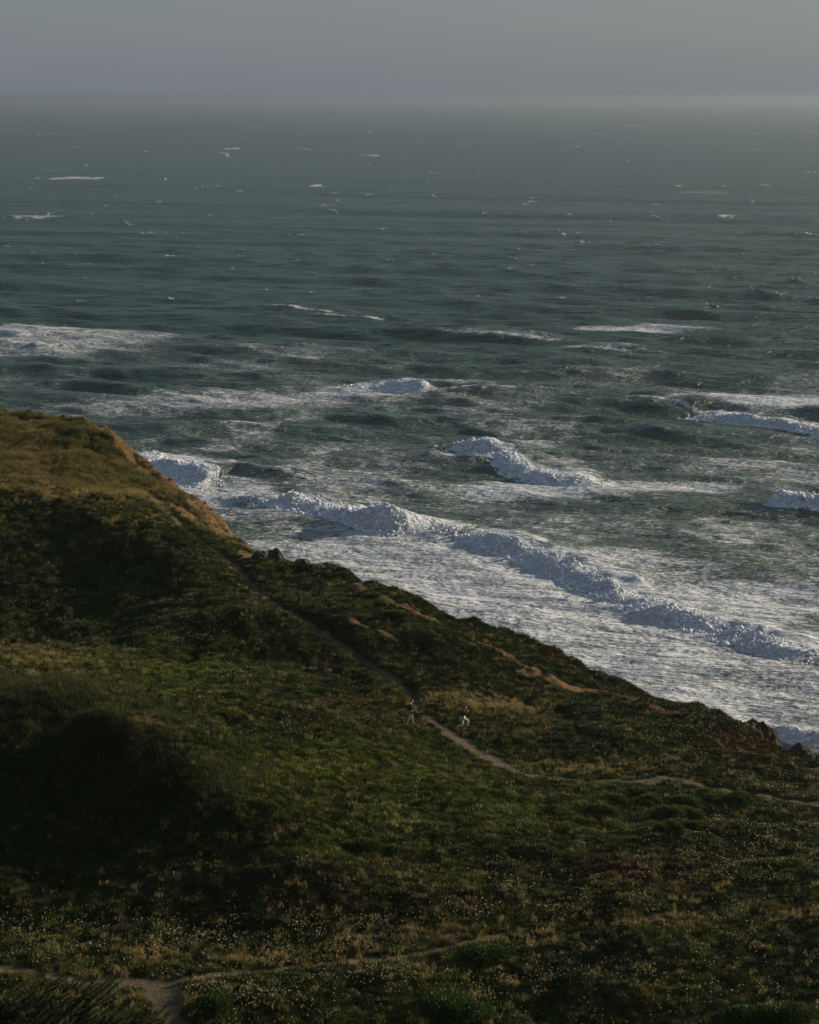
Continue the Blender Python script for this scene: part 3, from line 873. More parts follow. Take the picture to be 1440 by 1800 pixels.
# grass: dry on the headland and along the paths
x, y = spots(150000)
z = samp(TZ, x, y); sl = samp(soil, x, y); so_ = samp(TS, x, y)
u, v = to_pix(x, y, z)
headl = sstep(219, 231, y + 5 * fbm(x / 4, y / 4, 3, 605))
gw = np.clip(blob_field(u, v, GRASSY) + 0.25 * fbm(x / 3, y / 4, 3, 601), 0, 1)
gw = np.maximum(gw, headl)
gw = np.maximum(gw, 0.06)
keep = (sl < 0.42 + 0.3 * fbm(x / 0.9, y / 0.9, 2, 651)) & (so_ < 1.2) & (prng.uniform(size=len(x)) < gw)
x, y, z, u, v, headl = (a[keep] for a in (x, y, z, u, v, headl))
t = np.clip(0.45 + 1.1 * fbm(x / 4, y / 6, 3, 661) + 0.25 * prng.normal(size=len(x)), 0, 1)
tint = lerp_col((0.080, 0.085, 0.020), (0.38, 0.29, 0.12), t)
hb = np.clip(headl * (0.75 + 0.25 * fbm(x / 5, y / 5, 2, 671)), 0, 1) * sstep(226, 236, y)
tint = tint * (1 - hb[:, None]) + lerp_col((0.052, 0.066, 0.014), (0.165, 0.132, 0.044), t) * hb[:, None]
scl = (0.7 + 0.7 * prng.uniform(size=len(x))) * (1 + 0.35 * headl)
sv, sf = tuft_blades(26, 0.20, 0.14, 0.34, 0.009, (-0.1, -0.05), 0.55)
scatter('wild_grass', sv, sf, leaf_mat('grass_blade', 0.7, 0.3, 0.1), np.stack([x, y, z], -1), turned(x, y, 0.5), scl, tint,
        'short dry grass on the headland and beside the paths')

# tall green reeds spilling over the crest on the left
REED = [(170,1300,110,55,1.0),(60,1250,120,60,0.8),(300,1370,110,50,0.7),(130,1400,110,60,0.6),(40,1190,100,30,.5)]
x, y = spots(60000, 118, 160, -130, 520)
z = samp(TZ, x, y); u, v = to_pix(x, y, z)
keep = (prng.uniform(size=len(x)) < blob_field(u, v, REED) * 0.65) & (samp(soil, x, y) < 0.35)
x, y, z = x[keep], y[keep], z[keep]
t = np.clip(0.4 + 0.6 * fbm(x / 2, y / 3, 2, 681) + 0.2 * prng.normal(size=len(x)), 0, 1)
tint = lerp_col((0.020, 0.032, 0.008), (0.060, 0.066, 0.015), t)
sv, sf = tuft_blades(16, 0.22, 0.35, 0.8, 0.013, (-0.25, -0.1), 0.45)
scatter('tall_grass', sv, sf, leaf_mat('reed_blade', 0.6, 0.25, 0.15), np.stack([x, y, z], -1), turned(x, y, 0.3), 0.45 + 0.5 * prng.uniform(size=len(x)), tint,
        'tall green grass leaning over the dark bank')

# pale flowers
FLOW = [(150,1652,330,28,2.0),(420,1650,260,26,1.8),(250,1690,300,16,0.8),(420,1745,230,45,1.0),(680,1610,220,18,0.7),(900,1595,260,20,0.45),(900,1720,420,60,0.6),(1250,1700,260,70,0.22),(1330,1480,130,45,0.8),(1240,1520,120,24,0.6),
        (1330,1545,170,9,1.0),(1380,1390,130,30,0.85),(1190,1290,140,45,0.45),(1130,1600,200,14,.5),(150,1010,110,26,0.35),(260,1050,120,30,0.4),(330,1110,140,30,0.35),(140,1080,120,30,0.3),(500,1050,90,45,0.35),
        (420,1180,160,35,0.25),(600,1270,160,25,0.28),(700,1480,160,60,0.12),(880,1540,200,26,0.35),(300,1130,120,18,.3),(80,1015,90,16,.3),(1000,1570,120,20,.5),(60,1625,150,10,.8)]
x, y = spots(190000, 100, 235)
z = samp(TZ, x, y); u, v = to_pix(x, y, z)
fn = fbm(x / 2.2, y / 3.0, 3, 691)
w = blob_field(u, v, FLOW) * (0.12 + 1.15 * sstep(-0.15, 0.35, fn)) + 0.003
keep = (prng.uniform(size=len(x)) < w * 1.25) & (samp(soil, x, y) < 0.25) & (samp(TS, x, y) < 0.5)
x, y, z = x[keep], y[keep], z[keep]
t = prng.uniform(size=len(x)) ** 1.5
tint = lerp_col((0.80, 0.76, 0.56), (0.74, 0.60, 0.20), t)
sv, sf = flower_mesh()
scatter('pale_flower', sv, sf, leaf_mat('flower_petal', 0.6, 0.35, 0.1), np.stack([x, y, z + 0.19], -1), turned(x, y, 0.5, 0.35), 0.62 + 0.42 * prng.uniform(size=len(x)), tint,
        'pale yellow flowers dotted over the ice plant')
# ---------------------------------------------------------------- rocks
def rock_mesh(name, seed, sx, sy, sz, mat, sub=3, rough=0.28):
    bm = bmesh.new()
    bmesh.ops.create_icosphere(bm, subdivisions=sub, radius=1.0)
    r_ = np.random.default_rng(seed)
    planes = [(Vector(r_.normal(size=3)).normalized(), r_.uniform(0.55, 0.9)) for _ in range(9)]
    off = r_.uniform(0, 50, 3)
    for v_ in bm.verts:
        p = v_.co.copy()
        for n_, dd_ in planes:                       # broken facets
            e = p.dot(n_) - dd_
            if e > 0:
                p -= n_ * e
        a = np.array([p.x * 2.2 + off[0]]); b2 = np.array([p.y * 2.2 + p.z * 1.7 + off[1]])
        p *= 1 + rough * float(fbm(a, b2, 4, seed)[0])
        v_.co = Vector((p.x * sx, p.y * sy, p.z * sz))
    me = bpy.data.meshes.new(name); bm.to_mesh(me); bm.free()
    me.materials.append(mat)
    return me
M_ROCK = plain('dark_rock', (0.036, 0.034, 0.024), 0.9, 0.5, 3.0, 0.8)
M_ROCK2 = plain('ochre_rock', (0.085, 0.06, 0.034), 0.9, 0.4, 3.0, 0.8)
ROCKS = [  # u, v of the foot, half sizes in metres, behind-edge shift, label
    (483,985,1.0,0.9,0.85,0.3,M_ROCK,'dark angular boulder topping the bluff edge beside a narrow gap'),
    (458,984,0.75,0.8,0.55,0.2,M_ROCK,'low dark rock at the foot of the orange cliff'),
    (507,986,0.8,0.8,0.5,0.3,M_ROCK2,'ochre topped rock just right of the angular boulder'),
    (532,993,0.9,0.8,0.45,0.2,M_ROCK,'flat dark rock between the ochre topped rock and the rounded one'),
    (556,1001,0.85,0.8,0.45,0.2,M_ROCK,'rounded dark rock where the bluff edge turns downhill'),
]
for (ru, rv, sx, sy, sz, sh, mt, lab) in ROCKS:
    p = on_ground(ru, rv)
    o = link(bpy.data.objects.new('rock', rock_mesh('rock', int(ru), sx, sy, sz, mt)))
    o.location = (p.x, p.y + sh, p.z + sz * 0.35); o.rotation_euler = (0, 0, ru)
    setp(o, lab, 'rock', 'rocks on the bluff edge')
# outcrops lower down the cliff, seen over the edge on the right
for (ru, rv, dd_, sx, sy, sz, lab) in ((1318,1300,188,2.6,2.2,2.4,'jagged brown outcrop with a green foot below the bluff edge'),
                                  (1352,1318,186,1.3,1.2,1.9,'small pointed outcrop with a pale lit face'),
                                  (1412,1338,183,2.6,2.2,2.3,'dark humped outcrop above the surf at the photo\'s edge')):
    px_, py_, pz_ = at_depth(ru, rv, dd_)
    g_ = ground(px_, py_)
    top = pz_ + 0.95 * sz * 0.45
    hh_ = max(sz, (top - g_) / 1.5)
    o = link(bpy.data.objects.new('rock_outcrop', rock_mesh('rock_outcrop', int(ru) + 5, sx, sy, hh_, M_ROCK, 4, 0.35)))
    o.location = (px_, py_, top - hh_ * 0.85)
    setp(o, lab, 'rock', 'outcrops below the bluff edge')

# ---------------------------------------------------------------- shrubs
def leaf_static(name, c0, c1, trans=0.15):
    m, nt, N, L, b = new_mat(name)
    geo = N.new('ShaderNodeNewGeometry')
    n = noise_node(nt, 3.0, 4, 0.6, geo.outputs['Position'])
    c = mix_col(nt, map_node(nt, n.outputs['Fac'], 0.3, 0.7), c0, c1)
    L.new(c, b.inputs['Base Color']); b.inputs['Roughness'].default_value = 0.65; b.inputs['Specular IOR Level'].default_value = 0.15
    tr = N.new('ShaderNodeBsdfTranslucent'); L.new(c, tr.inputs['Color'])
    mx = N.new('ShaderNodeMixShader'); mx.inputs[0].default_value = trans
    L.new(b.outputs[0], mx.inputs[1]); L.new(tr.outputs[0], mx.inputs[2]); L.new(mx.outputs[0], N['Material Output'].inputs['Surface'])
    return m
M_SHRUB = leaf_static('shrub_leaf', (0.055, 0.080, 0.016), (0.105, 0.140, 0.026))
M_SHRUB2 = leaf_static('low_shrub_leaf', (0.034, 0.060, 0.010), (0.060, 0.095, 0.018))
M_BARK = plain('grey_bark', (0.13, 0.105, 0.08), 0.9, 0.4, 12, 0.5)

def tube_path(V, F, pts, rads, n=5):
    k0 = len(V)
    for i, (p, r) in enumerate(zip(pts, rads)):
        p = Vector(p)
        q = Vector(pts[min(i + 1, len(pts) - 1)]) - Vector(pts[max(i - 1, 0)])
        q.normalize(); e1 = q.orthogonal().normalized(); e2 = q.cross(e1)
        for j in range(n):
            a = j * 2 * math.pi / n
            V.append(p + (e1 * math.cos(a) + e2 * math.sin(a)) * r)
    for i in range(len(pts) - 1):
        for j in range(n):
            j2 = (j + 1) % n
            F.append((k0 + i * n + j, k0 + i * n + j2, k0 + (i + 1) * n + j2, k0 + (i + 1) * n + j))

def bush_parts(seed, w, h, n=2600):
    """an umbrella of small upright sprigs over bare crooked stems"""
    r_ = np.random.default_rng(seed)
    V, F = [], []
    lobes = [(r_.normal(0, w * 0.38), r_.normal(0, w * 0.32), h * r_.uniform(0.55, 0.8), w * r_.uniform(0.35, 0.6)) for _ in range(6)]
    for i in range(n):
        lx, ly, lz, lr = lobes[int(r_.integers(len(lobes)))]
        a = r_.uniform(0, 6.283); el = math.asin(r_.uniform(-0.25, 1.0)); rr = lr * (r_.uniform(0.55, 1.0)) ** 0.5
        d_ = Vector((math.cos(a) * math.cos(el), math.sin(a) * math.cos(el), math.sin(el)))
        c = Vector((lx, ly, lz)) + Vector((d_.x * rr, d_.y * rr, d_.z * rr * 0.62))
        if c.z < 0.03:
            continue
        up = (d_ + Vector((r_.normal(0, .4), r_.normal(0, .4), 0.6))).normalized()
        sd_ = up.orthogonal().normalized(); sd_.rotate(Matrix.Rotation(r_.uniform(0, 6.28), 3, up)) 
        ln, wd = r_.uniform(0.09, 0.18), r_.uniform(0.03, 0.05)
        k = len(V)
        V += [c - sd_ * wd, c + sd_ * wd, c + up * ln]
        F.append((k, k + 1, k + 2))
    B, G = [], []
    for (lx, ly, lz, lr) in lobes:
        m_ = Vector((lx * 0.5 + r_.normal(0, .08), ly * 0.5, lz * 0.5))
        tube_path(B, G, [(lx * 0.15, ly * 0.15, -0.1), m_, (lx, ly, lz), (lx * 1.2, ly * 1.2, lz + lr * 0.4)], [0.035, 0.026, 0.016, 0.006])
    return V, F, B, G

def bush(name, p, w, h, seed, mat, label, cat, group, n=5200):
    V, F, B, G = bush_parts(seed, w, h, n)
    e = empty(name, p)
    mesh_obj('foliage', V, F, mat, e)
    mesh_obj('stem', B, G, M_BARK, e)
    setp(e, label, cat, group)
    return e
BUSH = [ # u, v of the foot, width m, height m, label
    (1055,1449,0.95,0.95,'leftmost domed bush of the dark thicket below the path'),
    (1088,1437,0.75,0.95,'domed bush behind bare stems in the dark thicket'),
    (1110,1424,0.75,0.9,'farthest domed bush at the top of the thicket'),
    (1148,1432,0.8,0.8,'low domed bush in the middle of the thicket\'s back row'),
    (1168,1462,0.95,1.0,'largest domed bush with a bright green cap, centre of the thicket'),
    (1199,1434,0.8,0.75,'faint domed bush behind the thicket\'s right end'),
    (1210,1458,0.75,0.85,'rightmost domed bush of the thicket, next to pale flowers'),
    (1180,1478,0.75,0.65,'low dark bush at the near edge of the thicket'),
    (1204,1470,0.55,0.5,'smallest bush at the thicket\'s near right corner'),
    (1290,1432,1.2,0.8,'wide loose bush right of the thicket, under the path'),
    (1255,1425,0.9,0.7,'dark bush between the thicket and the wide loose bush'),
]
for k, (bu, bv, w, h, lab) in enumerate(BUSH):
    bush('domed_bush', on_ground(bu, bv) + Vector((0, 0, 0.1)), w * 1.1, h * 1.45, 70 + k, M_SHRUB, lab, 'bush', 'domed bushes in the hollow below the path')
# low round bush at the bottom edge of the frame
px_ = (345 - 720) / FPX * 103.2
bush('round_bush', (px_, 103.2, ground(px_, 103.2) - 0.1), 1.45, 1.5, 91, M_SHRUB2, 'smooth round green bush beside the fork of the near path', 'bush', None, 5200)
for k, (bu, bv, w, h, lab) in enumerate([(790,1790,1.9,0.5,'low bright green shrub along the bottom edge of the photo'),(1350,1796,1.6,0.45,'low green shrub in the bottom right corner'),
        (870,1690,1.5,0.4,'low green shrub beside the thin path across the near shelf'),(625,1500,1.3,0.5,'bright green shrub patch on the flank of the dark bank'),
        (700,1088,0.9,0.5,'scrubby bush on the bluff edge above the bare slope'),(735,1062,0.7,0.5,'dark bush topping the bluff edge over the surf')]):
    bush('low_shrub', on_ground(bu, bv), w, h, 120 + k, M_SHRUB2 if k < 4 else M_SHRUB, lab, 'shrub', 'low shrubs on the slope')

# dead stems in the thicket and beside the path
def dead_shrub(p, seed, n, h, label, lean=0.5):
    r_ = np.random.default_rng(seed)
    V, F = [], []
    for i in range(n):
        a = r_.uniform(0, 6.283); l_ = h * r_.uniform(0.5, 1.0)
        b0 = Vector((r_.normal(0, .12), r_.normal(0, .12), -0.05))
        m_ = b0 + Vector((math.cos(a) * lean * l_ * .4, math.sin(a) * lean * l_ * .4, l_ * 0.55))
        t_ = m_ + Vector((math.cos(a + r_.normal(0, .7)) * lean * l_ * .6, math.sin(a) * lean * l_ * .6, l_ * 0.42))
        tube_path(V, F, [b0, m_, t_], [0.02, 0.014, 0.005], 4)
        s_ = m_ + Vector((r_.normal(0, .2), r_.normal(0, .2), r_.uniform(0.05, .25)))
        tube_path(V, F, [m_, s_], [0.011, 0.004], 4)
    o = mesh_obj('dead_shrub', V, F, M_DEAD)
    o.location = p
    setp(o, label, 'dead shrub', 'bleached dead stems')
M_DEAD = plain('bleached_wood', (0.26, 0.22, 0.17), 0.85, 0.3, 10)
dead_shrub(on_ground(1083,1449), 5, 9, 0.8, 'bleached twigs between the leftmost domed bushes', 0.9)
dead_shrub(on_ground(1120,1444), 6, 12, 0.85, 'bleached twigs in the middle of the thicket', 0.9)
dead_shrub(on_ground(1181,1360), 7, 3, 0.75, 'tall pale dead stalk standing just above the path bend', 0.25)
dead_shrub(on_ground(1191,1360), 8, 3, 0.5, 'short dead stalk right of the tall pale one by the path', 0.3)
dead_shrub(on_ground(1206,1360), 9, 5, 0.5, 'crooked pale dead twigs by the path bend', 0.8)
V, F = [], []
tube_path(V, F, [(-0.55, 0, 0.30), (-0.2, 0, 0.34), (0.12, 0, 0.33), (0.2, 0, 0.2), (0.22, 0, -0.08)], [0.012, 0.02, 0.026, 0.022, 0.02], 5)
tube_path(V, F, [(0.12, 0, 0.33), (0.45, 0.05, 0.40), (0.7, 0.1, 0.5)], [0.02, 0.014, 0.006], 5)
o = mesh_obj('fallen_branch', V, F, M_DEAD); o.location = on_ground(846, 1278)
setp(o, 'bent bare branch on the bank right of the crouching person', 'branch')

# ---------------------------------------------------------------- wind-swept cypress at the near left corner
M_CYP = leaf_static('cypress_leaf', (0.014, 0.024, 0.008), (0.045, 0.058, 0.016), 0.15)
def cypress():
    r_ = np.random.default_rng(4)
    bx_, by_ = (95 - 720) / FPX * 99.0, 99.0
    e = empty('cypress_tree', (bx_, by_, ground(bx_, by_)))
    V, F, B, G = [], [], [], []
    tube_path(B, G, [(-1.6, 0.4, -0.4), (-1.3, 0.3, 0.7), (-0.7, 0.1, 1.5), (0.4, 0, 2.3)], [0.26, 0.2, 0.15, 0.07], 8)
    for i in range(190):
        # plumes rise and stream to the right
        sx_ = r_.uniform(-4.6, 3.3); sy_ = r_.normal(0, 1.1)
        topz = 3.9 - 0.06 * (sx_ + 0.8) ** 2 - 0.10 * sy_ ** 2 - (0.32 * max(sx_ - 1.0, 0))
        base = Vector((sx_, sy_, max(0.3, topz * r_.uniform(0.35, 0.9))))
        dr = Vector((r_.uniform(0.5, 1.1), r_.normal(0, 0.4), r_.uniform(0.25, 0.75))).normalized()
        ln = r_.uniform(0.6, 1.5)
        pts = [base + dr * ln * t_ + Vector((0, 0, 0.16 * ln * t_ * t_)) for t_ in (0, .33, .66, 1)]
        tube_path(B, G, pts, [0.014, 0.010, 0.006, 0.002], 4)
        if i % 3 == 0:
            tube_path(B, G, [Vector((-0.9 + 0.12 * base.x, 0.1, 1.1)), (base + Vector((-0.9, 0, 0.9))) / 2, base], [0.07, 0.045, 0.024], 5)
        side = dr.cross(Vector((0, 0, 1))).normalized(); upv = side.cross(dr)
        for j in range(260):
            t_ = r_.uniform(0, 1) ** 0.8
            c = base + dr * ln * t_ + Vector((0, 0, 0.16 * ln * t_ * t_))
            a = r_.uniform(0, 6.283); sp = (side * math.cos(a) + upv * math.sin(a))
            d_ = (dr * r_.uniform(0.5, 1.1) + sp * r_.uniform(0.5, 1.1)).normalized()
            l_ = r_.uniform(0.12, 0.40) * (1.15 - 0.8 * t_); q = d_.cross(sp).normalized() * 0.011
            k = len(V)
            V += [c - q, c + q, c + d_ * l_ * 0.6 + q * 0.9, c + d_ * l_ * 0.6 - q * 0.9, c + d_ * l_]
            F += [(k, k + 1, k + 2, k + 3), (k + 3, k + 2, k + 4)]
    mesh_obj('crown', V, F, M_CYP, e); mesh_obj('trunk', B, G, M_BARK, e)
    setp(e, 'dark wind-swept cypress with feathery plumes beside the near path', 'tree')
cypress()

# ---------------------------------------------------------------- people
def skin(verts, bones, name):
    """verts: list of (co, radius)"""
    me = bpy.data.meshes.new(name)
    me.from_pydata([v[0] for v in verts], bones, [])
    o = bpy.data.objects.new(name, me); COL.objects.link(o)
    md = o.modifiers.new('skin', 'SKIN'); md.use_smooth_shade = True
    for i, sv_ in enumerate(me.skin_vertices[0].data):
        r_ = verts[i][1]; sv_.radius = r_ if isinstance(r_, tuple) else (r_, r_)
        sv_.use_root = (i == 0)
    o.modifiers.new('sub', 'SUBSURF').levels = 1
    dg = bpy.context.evaluated_depsgraph_get()
    out = bpy.data.meshes.new_from_object(o.evaluated_get(dg))
    bpy.data.objects.remove(o); bpy.data.meshes.remove(me)
    return out

def join_meshes(name, meshes, mat, parent):
    bm = bmesh.new()
    for q in meshes:
        bm.from_mesh(q); bpy.data.meshes.remove(q)
    me = bpy.data.meshes.new(name); bm.to_mesh(me); bm.free()
    me.polygons.foreach_set('use_smooth', [True] * len(me.polygons))
    me.materials.append(mat)
    return link(bpy.data.objects.new(name, me), parent)

def head_mesh(c, facing):
    """egg-shaped head with brow, nose, chin and ears; facing is a unit vector"""
    bm = bmesh.new(); bmesh.ops.create_uvsphere(bm, u_segments=16, v_segments=12, radius=1.0)
    f = Vector(facing).normalized(); s_ = f.cross(Vector((0, 0, 1))).normalized(); u_ = s_.cross(f)
    for v_ in bm.verts:
        x_, y_, z_ = v_.co
        z2 = z_ * 0.118; w_ = 0.074 * (1 - 0.18 * max(0, -z_)); dp_ = 0.094 * (1 - 0.1 * max(0, -z_))
        fx = x_ * dp_; sy2 = y_ * w_
        if x_ > 0.85 and abs(y_) < 0.3 and -0.35 < z_ < 0.1:
            fx += 0.022                                        # nose
        if x_ > 0.7 and abs(abs(y_) - 0.38) < 0.2 and 0.0 < z_ < 0.3:
            fx -= 0.008                                        # eye sockets
        if abs(y_) > 0.92 and abs(z_) < 0.3 and abs(x_) < 0.35:
            sy2 *= 1.22                                        # ears
        v_.co = Vector(c) + f * fx + s_ * sy2 + u_ * z2
    me = bpy.data.meshes.new('head'); bm.to_mesh(me); bm.free()
    return me

def hair_mesh(name, c, facing, mat, parent, long=0.0):
    bm = bmesh.new(); bmesh.ops.create_uvsphere(bm, u_segments=18, v_segments=14, radius=1.0)
    f = Vector(facing).normalized(); s_ = f.cross(Vector((0, 0, 1))).normalized(); u_ = s_.cross(f)
    kill = []
    for v_ in bm.verts:
        x_, y_, z_ = v_.co
        if x_ > 0.35 and z_ < 0.42 or z_ < -0.6 - long:
            kill.append(v_)
        n_ = 1 + 0.06 * math.sin(x_ * 9 + y_ * 7) * math.cos(z_ * 8)
        zz = z_ * 0.130 * n_ - (long * 0.16 * max(0, -z_))
        v_.co = Vector(c) + f * (x_ * 0.108 * n_ - 0.008) + s_ * y_ * 0.09 * n_ + u_ * zz
    bmesh.ops.delete(bm, geom=kill, context='VERTS')
    me = bpy.data.meshes.new(name); bm.to_mesh(me); bm.free()
    me.polygons.foreach_set('use_smooth', [True] * len(me.polygons)); me.materials.append(mat)
    return link(bpy.data.objects.new(name, me), parent)

def hand(wrist, dirv, palm_n, curl=0.5):
    """palm and five bent fingers"""
    w = Vector(wrist); d_ = Vector(dirv).normalized(); n_ = Vector(palm_n).normalized(); s_ = d_.cross(n_).normalized()
    out = [skin([(w, 0.024), (w + d_ * 0.05, (0.036, 0.018)), (w + d_ * 0.09, (0.038, 0.016))], [(0, 1), (1, 2)], 'palm')]
    for i, ln in enumerate((0.066, 0.076, 0.072, 0.058)):
        b_ = w + d_ * 0.085 + s_ * (0.027 - 0.018 * i)
        k1 = b_ + d_ * ln * 0.5 + n_ * ln * 0.25 * curl
        out.append(skin([(b_, 0.0095), (k1, 0.009), (k1 + d_ * ln * 0.3 + n_ * ln * 0.5 * curl, 0.0075)], [(0, 1), (1, 2)], 'finger'))
    b_ = w + d_ * 0.03 + s_ * 0.028
    k1 = b_ + d_ * 0.03 + s_ * 0.028
    out.append(skin([(b_, 0.012), (k1, 0.011), (k1 + d_ * 0.03 + n_ * 0.012, 0.009)], [(0, 1), (1, 2)], 'thumb'))
    return out

M_SKIN = plain('skin', (0.50, 0.30, 0.21), 0.55, 0.08, 20)
M_HAIR = plain('dark_hair', (0.018, 0.012, 0.009), 0.5, 0.3, 30)
M_JACK1 = plain('dark_green_jacket', (0.017, 0.024, 0.020), 0.8, 0.3, 14, 0.3)
M_TROU1 = plain('khaki_trousers', (0.34, 0.26, 0.17), 0.85, 0.2, 14, 0.3)
M_JACK2 = plain('black_jacket', (0.012, 0.012, 0.013), 0.7, 0.3, 14, 0.3)
M_TROU2 = plain('cream_trousers', (0.60, 0.55, 0.47), 0.85, 0.1, 14, 0.3)
M_SCARF = plain('rust_scarf', (0.36, 0.085, 0.035), 0.85, 0.2, 18, 0.3)
M_SHOE = plain('dark_shoe', (0.03, 0.028, 0.026), 0.6, 0.2, 14)

def person(J, loc, rz, facing, mats, label, hair_long, scarf, sc=1.0, hands=None):
    e = empty('person', loc, rz)
    e.scale = (sc, sc, sc)
    V = lambda n: Vector(J[n])
    order = ['hip', 'waist', 'chest', 'neckb', 'neck', 'shl', 'ell', 'wrl', 'shr', 'elr', 'wrr', 'hil', 'knl', 'anl', 'tol', 'hir', 'knr', 'anr', 'tor']
    rad = dict(hip=(.145, .115), waist=(.13, .10), chest=(.16, .115), neckb=.075, neck=.055, shl=.062, ell=.043, wrl=.03, shr=.062, elr=.043, wrr=.03,
               hil=.088, knl=.06, anl=.038, tol=.03, hir=.088, knr=.06, anr=.038, tor=.03)
    bones = [('hip','waist'),('waist','chest'),('chest','neckb'),('neckb','neck'),('chest','shl'),('shl','ell'),('ell','wrl'),('chest','shr'),('shr','elr'),('elr','wrr'),
             ('hip','hil'),('hil','knl'),('knl','anl'),('anl','tol'),('hip','hir'),('hir','knr'),('knr','anr'),('anr','tor')]
    def sk(names, grow, nm, roots=None):
        ids = {n: i for i, n in enumerate(names)}
        vs_ = []
        for n in names:
            r_ = rad[n]; r_ = tuple(q * grow + 0.004 for q in r_) if isinstance(r_, tuple) else r_ * grow + (0.004 if grow > 1 else 0)
            vs_.append((V(n), r_))
        return skin(vs_, [(ids[a], ids[b]) for a, b in bones if a in ids and b in ids], nm)
    hc = V('head')
    parts = [sk(order, 0.9, 'torso'), head_mesh(hc, facing)]
    for k in ('wrl', 'wrr'):
        d_ = (V(k) - V('ell' if k == 'wrl' else 'elr')).normalized()
        if hands and k in hands:
            d_ = Vector(hands[k])
        parts += hand(V(k), d_, Vector((0.3, 0.9 if k == 'wrr' else -0.9, 0.1)))
    join_meshes('body', parts, M_SKIN, e)
    join_meshes('jacket', [sk(['hip','waist','chest','neckb','shl','ell','wrl','shr','elr','wrr'], 1.22, 'jacket')], mats[0], e)
    join_meshes('trousers', [sk(['hip','hil','knl','anl','hir','knr','anr'], 1.2, 'trousers')], mats[1], e)
    for s_ in ('l', 'r'):
        a_, t_ = V('an' + s_), V('to' + s_)
        join_meshes('shoe', [skin([(a_ + Vector((-0.03, 0, -0.02)), .045), ((a_ + t_) / 2 + Vector((0, 0, -0.01)), (.045, .04)), (t_, (.042, .032))], [(0, 1), (1, 2)], 'shoe')], M_SHOE, e)
    hair_mesh('hair', hc + Vector((0, 0, 0.012)), facing, M_HAIR, e, hair_long)
    if scarf:
        nb = V('neckb')
        join_meshes('scarf', [skin([(nb + Vector((math.cos(a) * .07, math.sin(a) * .07, .03 + 0.01 * math.sin(3 * a))), .04) for a in (0, 1.05, 2.1, 3.14, 4.2, 5.25)],
                    [(0, 1), (1, 2), (2, 3), (3, 4), (4, 5), (5, 0)], 'scarf'),
                    skin([(nb + Vector((.09, -.03, 0)), .04), (nb + Vector((.15, -.04, -.14)), .04), (nb + Vector((.16, -.04, -.26)), .028)], [(0, 1), (1, 2)], 'scarf_end')], M_SCARF, e)
    setp(e, label, 'person', 'people on the hillside path')
    return e

# walking to the right, arms hanging and swinging (x is ahead, y to the person's left)
W = dict(hip=(0,0,.93), waist=(.0,0,1.08), chest=(.02,0,1.30), neckb=(.04,0,1.47), neck=(.055,0,1.54), head=(.085,0,1.65),
         shr=(.03,-.185,1.41), elr=(.11,-.24,1.14), wrr=(.34,-.22,.99), shl=(.0,.185,1.41), ell=(-.16,.22,1.15), wrl=(-.17,.22,.88),
         hir=(.0,-.095,.90), knr=(-.12,-.10,.50), anr=(-.27,-.10,.10), tor=(-.12,-.10,.035),
         hil=(.02,.095,.90), knl=(.14,.10,.49), anl=(.17,.10,.09), tol=(.36,.10,.035))
# crouched in a lunge, back knee low, hands raised towards the face
C = dict(hip=(-.28,0,.66), waist=(-.27,0,.81), chest=(-.22,0,1.02), neckb=(-.18,0,1.20), neck=(-.15,0,1.27), head=(-.11,0,1.39),
         shr=(-.20,-.18,1.13), elr=(-.02,-.22,.90), wrr=(.10,-.10,1.10), shl=(-.21,.18,1.13), ell=(.0,.2,.93), wrl=(.12,.08,1.14),
         hil=(-.26,.10,.64), knl=(.14,.11,.46), anl=(.03,.11,.09), tol=(.20,.11,.035),
         hir=(-.28,-.10,.64), knr=(-.22,-.11,.20), anr=(-.62,-.11,.07), tor=(-.68,-.11,-.03))
p = on_ground(721.5, 1277)
person(W, (p.x, p.y, p.z + 0.08), 0.12, (0.97, -0.1, -0.1), (M_JACK1, M_TROU1), 'person in dark jacket and khaki trousers walking beside the path', 0.0, False, 1.05)
p = on_ground(820, 1281)
person(C, (p.x, p.y, p.z + 0.09), -0.12, (0.97, -0.15, -0.05), (M_JACK2, M_TROU2), 'crouching person in black jacket, rust scarf and cream trousers', 0.45, True, 1.06,
       {'wrr': (.25, .2, .9), 'wrl': (.25, -.2, .9)})

# ---------------------------------------------------------------- white water thrown up by the breakers
M_FOAM, nt, N, L, b = new_mat('white_water')
geo = N.new('ShaderNodeNewGeometry'); n = noise_node(nt, 2.5, 5, 0.6, geo.outputs['Position'])
L.new(mix_col(nt, n.outputs['Fac'], (0.56, 0.60, 0.65), (0.68, 0.71, 0.75)), b.inputs['Base Color'])
b.inputs['Roughness'].default_value = 0.95; b.inputs['Specular IOR Level'].default_value = 0.05
bp = N.new('ShaderNodeBump'); bp.inputs['Distance'].default_value = 0.05; L.new(n.outputs['Fac'], bp.inputs['Height']); L.new(bp.outputs['Normal'], b.inputs['Normal'])
b.inputs['Subsurface Weight'].default_value = 1.0; b.inputs['Subsurface Radius'].default_value = (1.0, 1.0, 1.0); b.inputs['Subsurface Scale'].default_value = 0.14
fp, fs = [], []
frng = np.random.default_rng(77)
def sea_z(x, y):
    r = np.clip(np.interp(y, sd, np.arange(len(sd))), 0, len(sd) - 1.001)
    c = np.clip(np.interp(720 + FPX * x / y, su, np.arange(len(su))), 0, len(su) - 1.001)
    i, j = r.astype(int), c.astype(int); a, b_ = r - i, c - j
    return (SZ[i, j] * (1 - a) + SZ[i + 1, j] * a) * (1 - b_) + (SZ[i, j + 1] * (1 - a) + SZ[i + 1, j + 1] * a) * b_
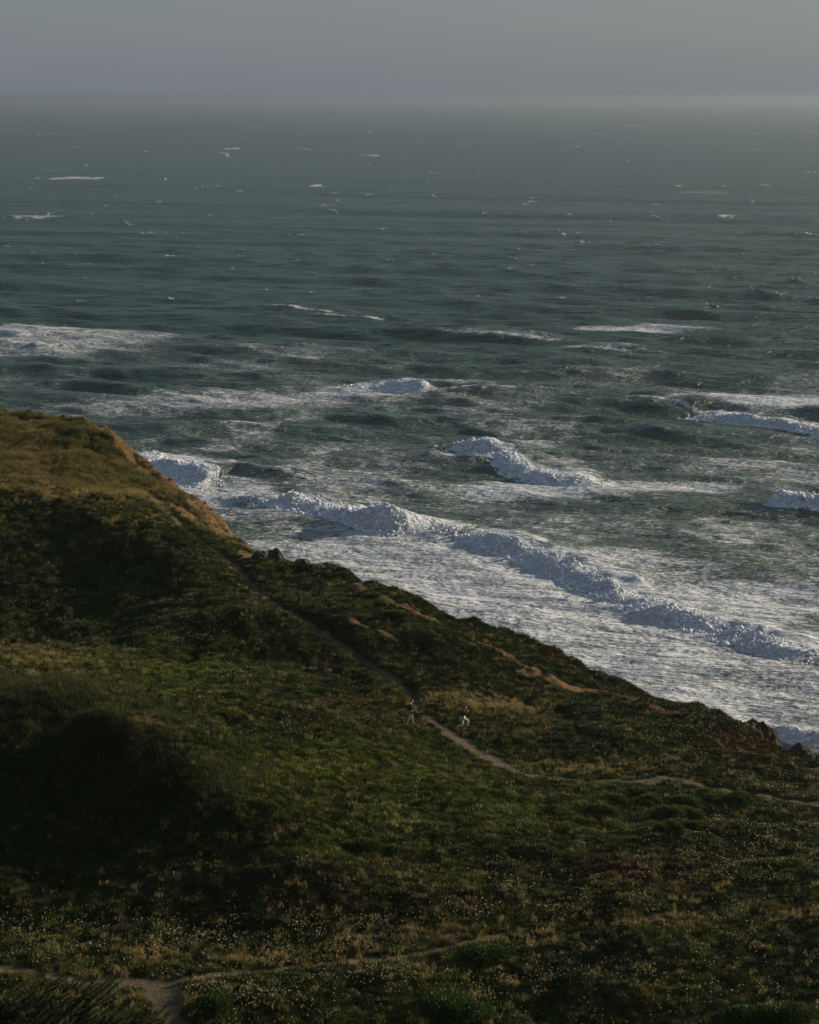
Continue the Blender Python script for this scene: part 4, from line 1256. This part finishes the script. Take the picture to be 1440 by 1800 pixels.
for bi, B in enumerate(BREAK):
    if B['roll'] < 0.4:
        continue
    P = np.array(seapts(B['p'])); seg = P[1:] - P[:-1]; Ls = np.hypot(*seg.T)
    wdt = B['fr'] * (1.5 if B['roll'] > 0.4 else 0.8)
    n_ = int(Ls.sum() * wdt * 10.0 * B['roll'])
    k = frng.choice(len(Ls), n_, p=Ls / Ls.sum()); t = frng.uniform(size=n_)
    arc = (np.concatenate([[0], np.cumsum(Ls)])[k] + t * Ls[k]) / Ls.sum()
    nrm = np.stack([-seg[k, 1], seg[k, 0]], -1) / Ls[k][:, None]
    lo = -0.25 * B['fr'] if B['roll'] > 0.4 else 0.5 * B['fr']
    q = lo + frng.uniform(size=n_) * wdt
    x = P[k, 0] + t * seg[k, 0] + nrm[:, 0] * q; y = P[k, 1] + t * seg[k, 1] + nrm[:, 1] * q
    env = np.minimum(sstep(-0.02, 0.15, arc), sstep(1.02, 0.85, arc))
    cl_ = fbm(x / 3.0, y / 3.0, 3, 730 + bi)
    ok = frng.uniform(size=n_) < env * (0.65 + 1.2 * cl_)
    x, y, q, env, cl_ = x[ok], y[ok], q[ok], env[ok], cl_[ok]
    big = frng.uniform(size=len(x)) < 0.05
    sz_ = np.where(big, 0.40 + 0.40 * frng.uniform(size=len(x)), 0.11 + 0.24 * frng.uniform(size=len(x)) ** 1.6)
    sz_ = sz_ * (0.75 + 0.5 * np.clip(cl_, 0, 1)) * (B['h'] / 2.6) ** 0.5
    up = frng.uniform(size=len(x))
    z = sea_z(x, y) - np.where(big, 0.6, 0.5) * sz_ + np.where(up < 0.2, 1.0, 0.2) * frng.exponential(0.22, len(x)) * B['roll'] * B['h'] / 2.5
    fp.append(np.stack([x, y, z], -1)); fs.append(np.stack([sz_ * frng.uniform(.8, 1.5, len(x)), sz_ * frng.uniform(.8, 1.5, len(x)), sz_ * frng.uniform(.6, 1.0, len(x))], -1))
fp = np.concatenate(fp); fs = np.concatenate(fs)
bm = bmesh.new(); bmesh.ops.create_icosphere(bm, subdivisions=3, radius=1.0)
for v_ in bm.verts:
    a, c_ = np.array([v_.co.x * 1.8 + 3]), np.array([v_.co.y * 1.8 + v_.co.z * 1.5])
    v_.co *= 1 + 0.35 * float(np.abs(fbm(a, c_, 2, 5))[0])
bm.verts.index_update()
sv = [v_.co.copy() for v_ in bm.verts]; sf = [tuple(v_.index for v_ in f_.verts) for f_ in bm.faces]; bm.free()
scatter('breaker_foam', sv, sf, M_FOAM, fp, frng.uniform(0, 6.283, fp.shape), fs, np.ones_like(fp), 'churned white water tumbling off the breakers', True)
